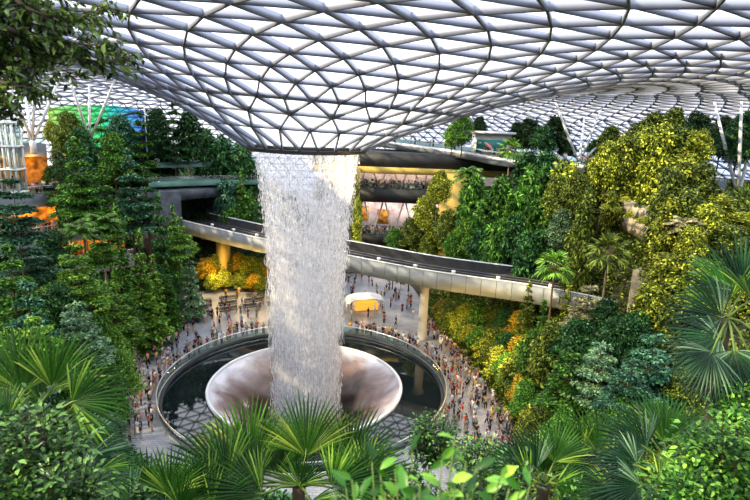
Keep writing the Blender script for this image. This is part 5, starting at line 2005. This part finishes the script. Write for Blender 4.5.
# central palm
big_palm((300, 486), 9.5, (
    (250, 466, -0.12, 1, 78, 0.2, 0.35, 'frondb', 0.35), (306, 456, 0.0, 1, 72, 0.15, 0.0, 'frondb', 0.1), (348, 470, 0.25, 1, 72, 0.25, -0.35, 'frond', 0.3), (228, 478, -0.75, 0.62, 70, 0.1, 0.4, 'frond', 0.0), (276, 474, -0.25, 1, 66, 0.45, 0.2, 'frond', 0.6), (328, 462, 0.4, 0.92, 60, 0.4, -0.2, 'old', 0.6),
    (262, 494, -0.8, 0.1, 66, -0.1, 0.4, 'frond', -0.4), (332, 488, 0.7, 0.35, 62, -0.1, -0.4, 'frond', -0.4), (300, 486, 0.15, 0.9, 44, -0.1, 0.1, 'frond', -0.6), (364, 480, 0.8, 0.6, 56, 0.1, -0.4, 'frondb', 0.1), (240, 470, -0.35, 0.95, 66, 0.3, 0.3, 'old', 0.5), (310, 502, 0.3, -0.4, 46, -0.2, 0, 'frond', -0.7), (210, 492, -0.9, 0.35, 56, 0, 0.4, 'frond', -0.2), (290, 470, -0.1, 1, 60, 0.5, 0.1, 'frond', 0.8), (352, 486, 0.6, 0.7, 50, 0.1, -0.3, 'frond', -0.2), (256, 484, -0.5, 0.8, 56, 0.2, 0.3, 'frond', 0.1)),
    'tall central fan palm in front of the waterfall basin', seed=6, nseg=34)
# right hand row
big_palm((545, 486), 10.5, (
    (536, 470, -0.5, 0.85, 52, 0.2, 0.3, 'frondblue', 0.0), (554, 462, 0.35, 0.95, 48, 0.2, -0.2, 'frondb', 0.1), (530, 484, -0.95, 0.3, 50, 0.0, 0.4, 'frond', -0.2), (566, 472, 0.9, 0.4, 46, 0.1, -0.3, 'frondblue', 0.1), (556, 484, 0.8, -0.45, 42, -0.1, -0.3, 'frond', -0.3), (520, 470, -0.8, 0.7, 40, 0.1, 0.3, 'frondblue', 0.3), (545, 474, 0.0, 1, 40, 0.3, 0, 'frond', 0.4)),
    'fan palm right of the path with a dry flower spike', seed=7)
big_palm((596, 462), 12.0, (
    (598, 452, 0.1, 1, 50, 0.2, 0, 'frondb', 0.0), (582, 452, -0.6, 0.8, 46, 0.2, 0.2, 'frondb', 0.1), (614, 456, 0.75, 0.65, 42, 0.2, -0.2, 'frond', 0.1), (606, 446, 0.3, 1.0, 38, 0.4, 0, 'frond', 0.5), (580, 468, -0.9, 0.1, 38, 0, 0.3, 'frond', -0.2)),
    'dark fan palm with upright fans, second from the path', seed=8)
big_palm((668, 470), 10.0, (
    (664, 442, 0.15, 1, 56, 0.2, 0, 'frondb', 0.2), (646, 448, -0.8, 0.55, 56, 0.1, 0.3, 'frondblue', 0.0), (682, 446, 0.4, 0.9, 50, 0.2, -0.2, 'frond', 0.3), (696, 458, 0.85, 0.3, 44, 0.1, -0.3, 'frond', 0.1), (650, 436, -0.35, 0.9, 46, 0.4, 0.1, 'frond', 0.6)),
    'fan palm with upright fans before the bright green shrub', seed=9)
big_palm((646, 496), 8.6, (
    (638, 466, -0.9, 0.2, 48, 0.0, 0.3, 'frondblue', 0.0), (642, 486, -0.6, -0.25, 56, -0.1, 0.3, 'frondblue', -0.2), (660, 484, 0.8, 0.1, 44, 0.0, -0.3, 'frond', 0.0), (650, 492, 0.3, -0.7, 44, -0.1, 0, 'frondblue', -0.3), (612, 492, -0.9, -0.1, 40, -0.1, 0.2, 'frond', 0.1)),
    'silvery green fan palm with flat fans at the bottom edge', seed=10)
# tall palm on the right edge
big_palm((728, 318), 11.5, (
    (722, 318, -0.85, 0.35, 58, 0.1, 0.4, 'frondblue', 0.0), (742, 292, -0.25, 1, 66, 0.15, 0.2, 'frondblue', 0.2), (730, 300, -0.55, 0.8, 56, 0.3, 0.3, 'frond', 0.3), (720, 338, -0.9, -0.15, 58, 0.0, 0.4, 'frondblue', -0.1), (712, 352, -0.6, -0.7, 48, -0.1, 0.3, 'frondblue', -0.3), (734, 350, 0.15, -0.9, 50, -0.2, 0, 'frondblue', -0.4),
    (752, 330, 0.6, -0.3, 56, 0, -0.3, 'frondblue', -0.2), (752, 300, 0.5, 0.8, 60, 0.1, -0.2, 'frond', 0.0), (748, 350, 0.5, -0.8, 46, -0.1, -0.2, 'frond', -0.2), (716, 372, -0.35, -0.9, 40, -0.1, 0.2, 'frondblue', -0.1), (738, 372, 0.2, -1, 40, -0.2, 0.0, 'frondblue', -0.2)),
    'tall slender fan palm with cool green fans at the right edge', seed=12)
# small far palm shoots in the row
big_palm((722, 452), 14.0, ((722, 446, 0.0, 1, 26, 0.2, 0, 'frondb', 0.0), (712, 448, -0.7, 0.7, 26, 0.1, 0.2, 'frondb', 0.1), (732, 448, 0.7, 0.6, 24, 0.1, -0.2, 'frondb', 0.1)), 'small young fan palm behind the bright green shrub', seed=13)


def near_shrub(px, py, t, wpx, hpx, n, leaf, size, label, name='leafy_shrub', seed=1, zb=None, depth=0.7, base_w=0.3):
    """dense leafy shrub; picture centre (px, py), widths in pixels at ray distance t"""
    g = G(seed)
    c = at_t(px, py, t)
    rx, rz_ = wpx / F * t / 2, hpx / F * t / 2
    zb = H(c[0], c[1]) - 0.1 if zb is None else zb
    root = thing(name, (c[0], c[1], zb), label, 'shrub')
    o = np.array([c[0], c[1], zb])
    st_, lf = MB(), MB()
    k = max(10, n // 60)
    for i in range(k):
        d = norm(g.normal(size=3) + np.array([0, 0, 0.3]))
        tip = c - o + d * np.array([rx, rx * depth, rz_]) * g.uniform(0.6, 1.0)
        b0 = np.array([g.normal() * base_w * 0.2, g.normal() * base_w * 0.2, max(0.0, (c[2] - zb) - rz_ * 1.2)])
        if i < 3:
            b0[2] = 0
        mid = (b0 + tip) / 2 + np.array([0, 0, 0.1 * rz_])
        pts = np.array([b0, mid, tip])
        st_.tube(pts, [0.02, 0.012, 0.004], 5, cap=False)
        m = n // k
        s = g.uniform(0.35, 1.05, m)
        P_ = b0 * ((1 - s) ** 2)[:, None] + mid * (2 * s * (1 - s))[:, None] + tip * (s ** 2)[:, None]
        ax = norm(tip - mid)
        az = s * 40 + g.uniform(0, 6.28, m)
        u = norm(np.cross(ax, UP + 0.01))
        w = np.cross(ax, u)
        D = ax * 0.5 + u * np.cos(az)[:, None] + w * np.sin(az)[:, None] + UP * 0.15 + g.normal(size=(m, 3)) * 0.2
        P_ = P_ + D * g.uniform(0, size * 2.2, m)[:, None]
        leaf_full(lf, P_, D, UP + g.normal(size=(m, 3)) * 0.35, size * g.uniform(0.6, 1.25, m), size * 0.45 * g.uniform(0.8, 1.2, m))
    st_.build('stem', [M['bark']], root)
    lf.build('foliage', [LF[leaf]], root)
    return root


near_shrub(34, 462, 6.2, 110, 130, 3000, 'shrub', 0.11, 'dense small leaved shrub in the bottom left corner under the palm', seed=21)
near_shrub(60, 500, 5.6, 90, 70, 1500, 'shrub', 0.10, 'low small leaved shrub in front of the bottom left corner shrub', seed=22)
near_shrub(726, 460, 8.0, 100, 110, 2800, 'shrubb', 0.12, 'bright green glossy shrub in the bottom right corner', seed=23)
near_shrub(690, 494, 7.6, 90, 60, 1500, 'shrubb', 0.11, 'bright green glossy shrub low beside the flat fan palm', seed=24)
near_shrub(744, 408, 11.0, 50, 60, 1200, 'shrubb', 0.13, 'green shrub at the right edge under the tall palm', seed=25)
near_shrub(434, 438, 15.0, 52, 50, 2600, 'shrub', 0.13, 'fine leaved round shrub before the dark pool edge', seed=26)
near_shrub(480, 462, 13.0, 60, 40, 1400, 'shrubb', 0.13, 'yellow green shrub at the foot of the crowded path', seed=27)
near_shrub(392, 486, 10.0, 90, 60, 1600, 'shrub', 0.12, 'leafy shrub between the central palm and the blurred leaves', seed=28)
near_shrub(500, 490, 9.5, 90, 50, 1500, 'shrub', 0.12, 'leafy shrub at the bottom edge left of the right palms', seed=29)
near_shrub(620, 505, 9.6, 120, 40, 1200, 'shrub', 0.12, 'low shrub at the bottom edge between the right palms', seed=30)
near_shrub(110, 506, 8.6, 90, 40, 1000, 'shrub', 0.12, 'low shrub at the bottom edge beside the cool green palm', seed=31)
near_shrub(220, 512, 9.4, 100, 40, 900, 'shrub', 0.12, 'low shrub at the bottom edge under the central palm', seed=32)

# planter in front of the viewing balcony with the out-of-focus plant
mb = MB()
mb.box((0, 1.9, 23.2), (11, 1.4, 8.0))
tag(mb.build('balcony_planter_wall', [M['greystone']]), 'grey planter wall in front of the viewing balcony', 'planter', kind='structure')
g = G(40)
root = thing('broad_leaved_plant', (0.35, 2.05, 27.2), 'blurred broad leaved plant close to the camera at the bottom', 'plant')
o = np.array([0.35, 2.05, 27.2])
st_, lf = MB(), MB()
for (px, py, t) in ((352, 480, 2.2), (372, 462, 2.25), (395, 470, 2.1), (412, 452, 2.2), (420, 484, 2.0), (442, 460, 2.1), (455, 440, 2.15), (452, 482, 1.95), (476, 470, 2.0), (500, 478, 2.05), (335, 494, 2.1), (385, 492, 2.0), (520, 492, 2.1), (468, 494, 1.9), (405, 498, 1.9), (360, 498, 2.0), (440, 498, 1.9), (390, 478, 2.3), (430, 470, 2.3), (466, 462, 2.3), (486, 492, 2.2), (510, 484, 2.3), (346, 488, 2.3), (380, 470, 2.4), (415, 494, 1.8), (455, 490, 1.8), (530, 486, 2.3)):
    p1 = at_t(px, py, t) - o
    b0 = np.array([p1[0] * 0.55 + g.normal() * 0.03, p1[1] * 0.6, 0.0])
    mid = (b0 + p1) / 2 + np.array([0, 0.02, 0.06])
    st_.tube([b0, mid, p1], [0.008, 0.006, 0.003], 6)
    m = 6
    s = np.linspace(0.55, 1.0, m)
    P_ = b0 * ((1 - s) ** 2)[:, None] + mid * (2 * s * (1 - s))[:, None] + p1 * (s ** 2)[:, None]
    az = np.arange(m) * 2.4 + g.uniform(0, 6.28)
    D = np.stack([np.cos(az), np.sin(az) * 0.7, 0.45 + 0.5 * s], 1) + g.normal(size=(m, 3)) * 0.15
    leaf_full(lf, P_, D, UP + g.normal(size=(m, 3)) * 0.4 + np.array([0, -0.5, 0]), 0.12 * g.uniform(0.7, 1.2, m), 0.038 * g.uniform(0.85, 1.15, m))
st_.build('stem', [M['petiole']], root)
lf.build('foliage', [LF['shrubb']], root)

# tree on the left whose bough hangs into the picture
g = G(50)
tb = np.array([-8.2, 6.4, 19.5])
root = thing('overhanging_tree', tb, 'leafy bough hanging into the top left corner', 'tree')
mb = MB()
mb.tube([(0, 0, 0), (0.15, 0.1, 6), (0.1, 0.0, 12), (0.5, 0.1, 16.5)], [0.3, 0.25, 0.2, 0.1], 12)
mb.build('trunk', [M['bark']], root)
br, lf = MB(), MB()
boughs = [((-40, -30), (30, 10), (85, 20)), ((-40, 10), (30, 45), (100, 62), (128, 54)), ((-40, -10), (40, 20), (110, 8)), ((-40, 40), (20, 55), (75, 75)), ((-40, 20), (10, 30), (60, 42), (95, 45)), ((-40, -20), (10, 0), (55, -5)),
          ((-50, 60), (-10, 65), (40, 68)), ((-50, 90), (-15, 92), (14, 108)), ((-50, 70), (0, 82), (38, 90)), ((-40, 0), (0, 20), (60, 28)), ((-50, 30), (0, 45), (50, 58)), ((-50, 50), (-10, 55), (20, 78))]
for bi, bp in enumerate(boughs):
    t = 5.6 + 0.25 * (bi % 4)
    pts = np.array([at_t(a, b_, t + 0.2 * g.normal()) for a, b_ in bp]) - tb
    fr = np.array([0.3, 0.05, 12.5])
    pts = np.concatenate([[fr], pts])
    pts = curve_pts(pts, 26)
    br.tube(pts, np.linspace(0.05, 0.006, 26), 6)
    for k in range(8, 26):
        for _ in range(3):
            tw = norm(g.normal(size=3) * np.array([1, 1, 0.6])) * g.uniform(0.08, 0.32)
            e = pts[k] + tw + (pts[min(k + 1, 25)] - pts[k]) * 1.5
            br.tube([pts[k], (pts[k] + e) / 2 + UP * 0.02, e], [0.005, 0.004, 0.002], 4, cap=False)
            m = 7
            s = g.uniform(0.25, 1.05, m)
            P_ = pts[k] + (e - pts[k]) * s[:, None]
            D = norm(e - pts[k]) * 0.7 + g.normal(size=(m, 3)) * 0.6 - UP * 0.1
            leaf_full(lf, P_, D, UP + g.normal(size=(m, 3)) * 0.5, 0.085 * g.uniform(0.7, 1.3, m), 0.048 * g.uniform(0.8, 1.2, m))
br.build('branch', [M['bark']], root)
lf.build('foliage', [LF['branch']], root)
# ------------------------------------------------------------------ labels for the trees, in reading order within their place
groups_ = {}
for (root, zone, desc, x, y, z) in PLANTS:
    if root.get('label'):
        continue
    k = desc or WORD.get(next(kk for kk, v in PROTO.items() if v[0] == root.name.split('.')[0]))
    groups_.setdefault((k, zone), []).append((to_px((x, y, z))[0], root))
for (k, zone), lst in groups_.items():
    lst.sort(key=lambda a: a[0])
    for i, (_, root) in enumerate(lst):
        if len(lst) == 1:
            root['label'] = f'the only {k} {zone}'
        else:
            root['label'] = f'{NUM[i]} {k} from the left {zone}'
        root['group'] = f'{k}s {zone}'
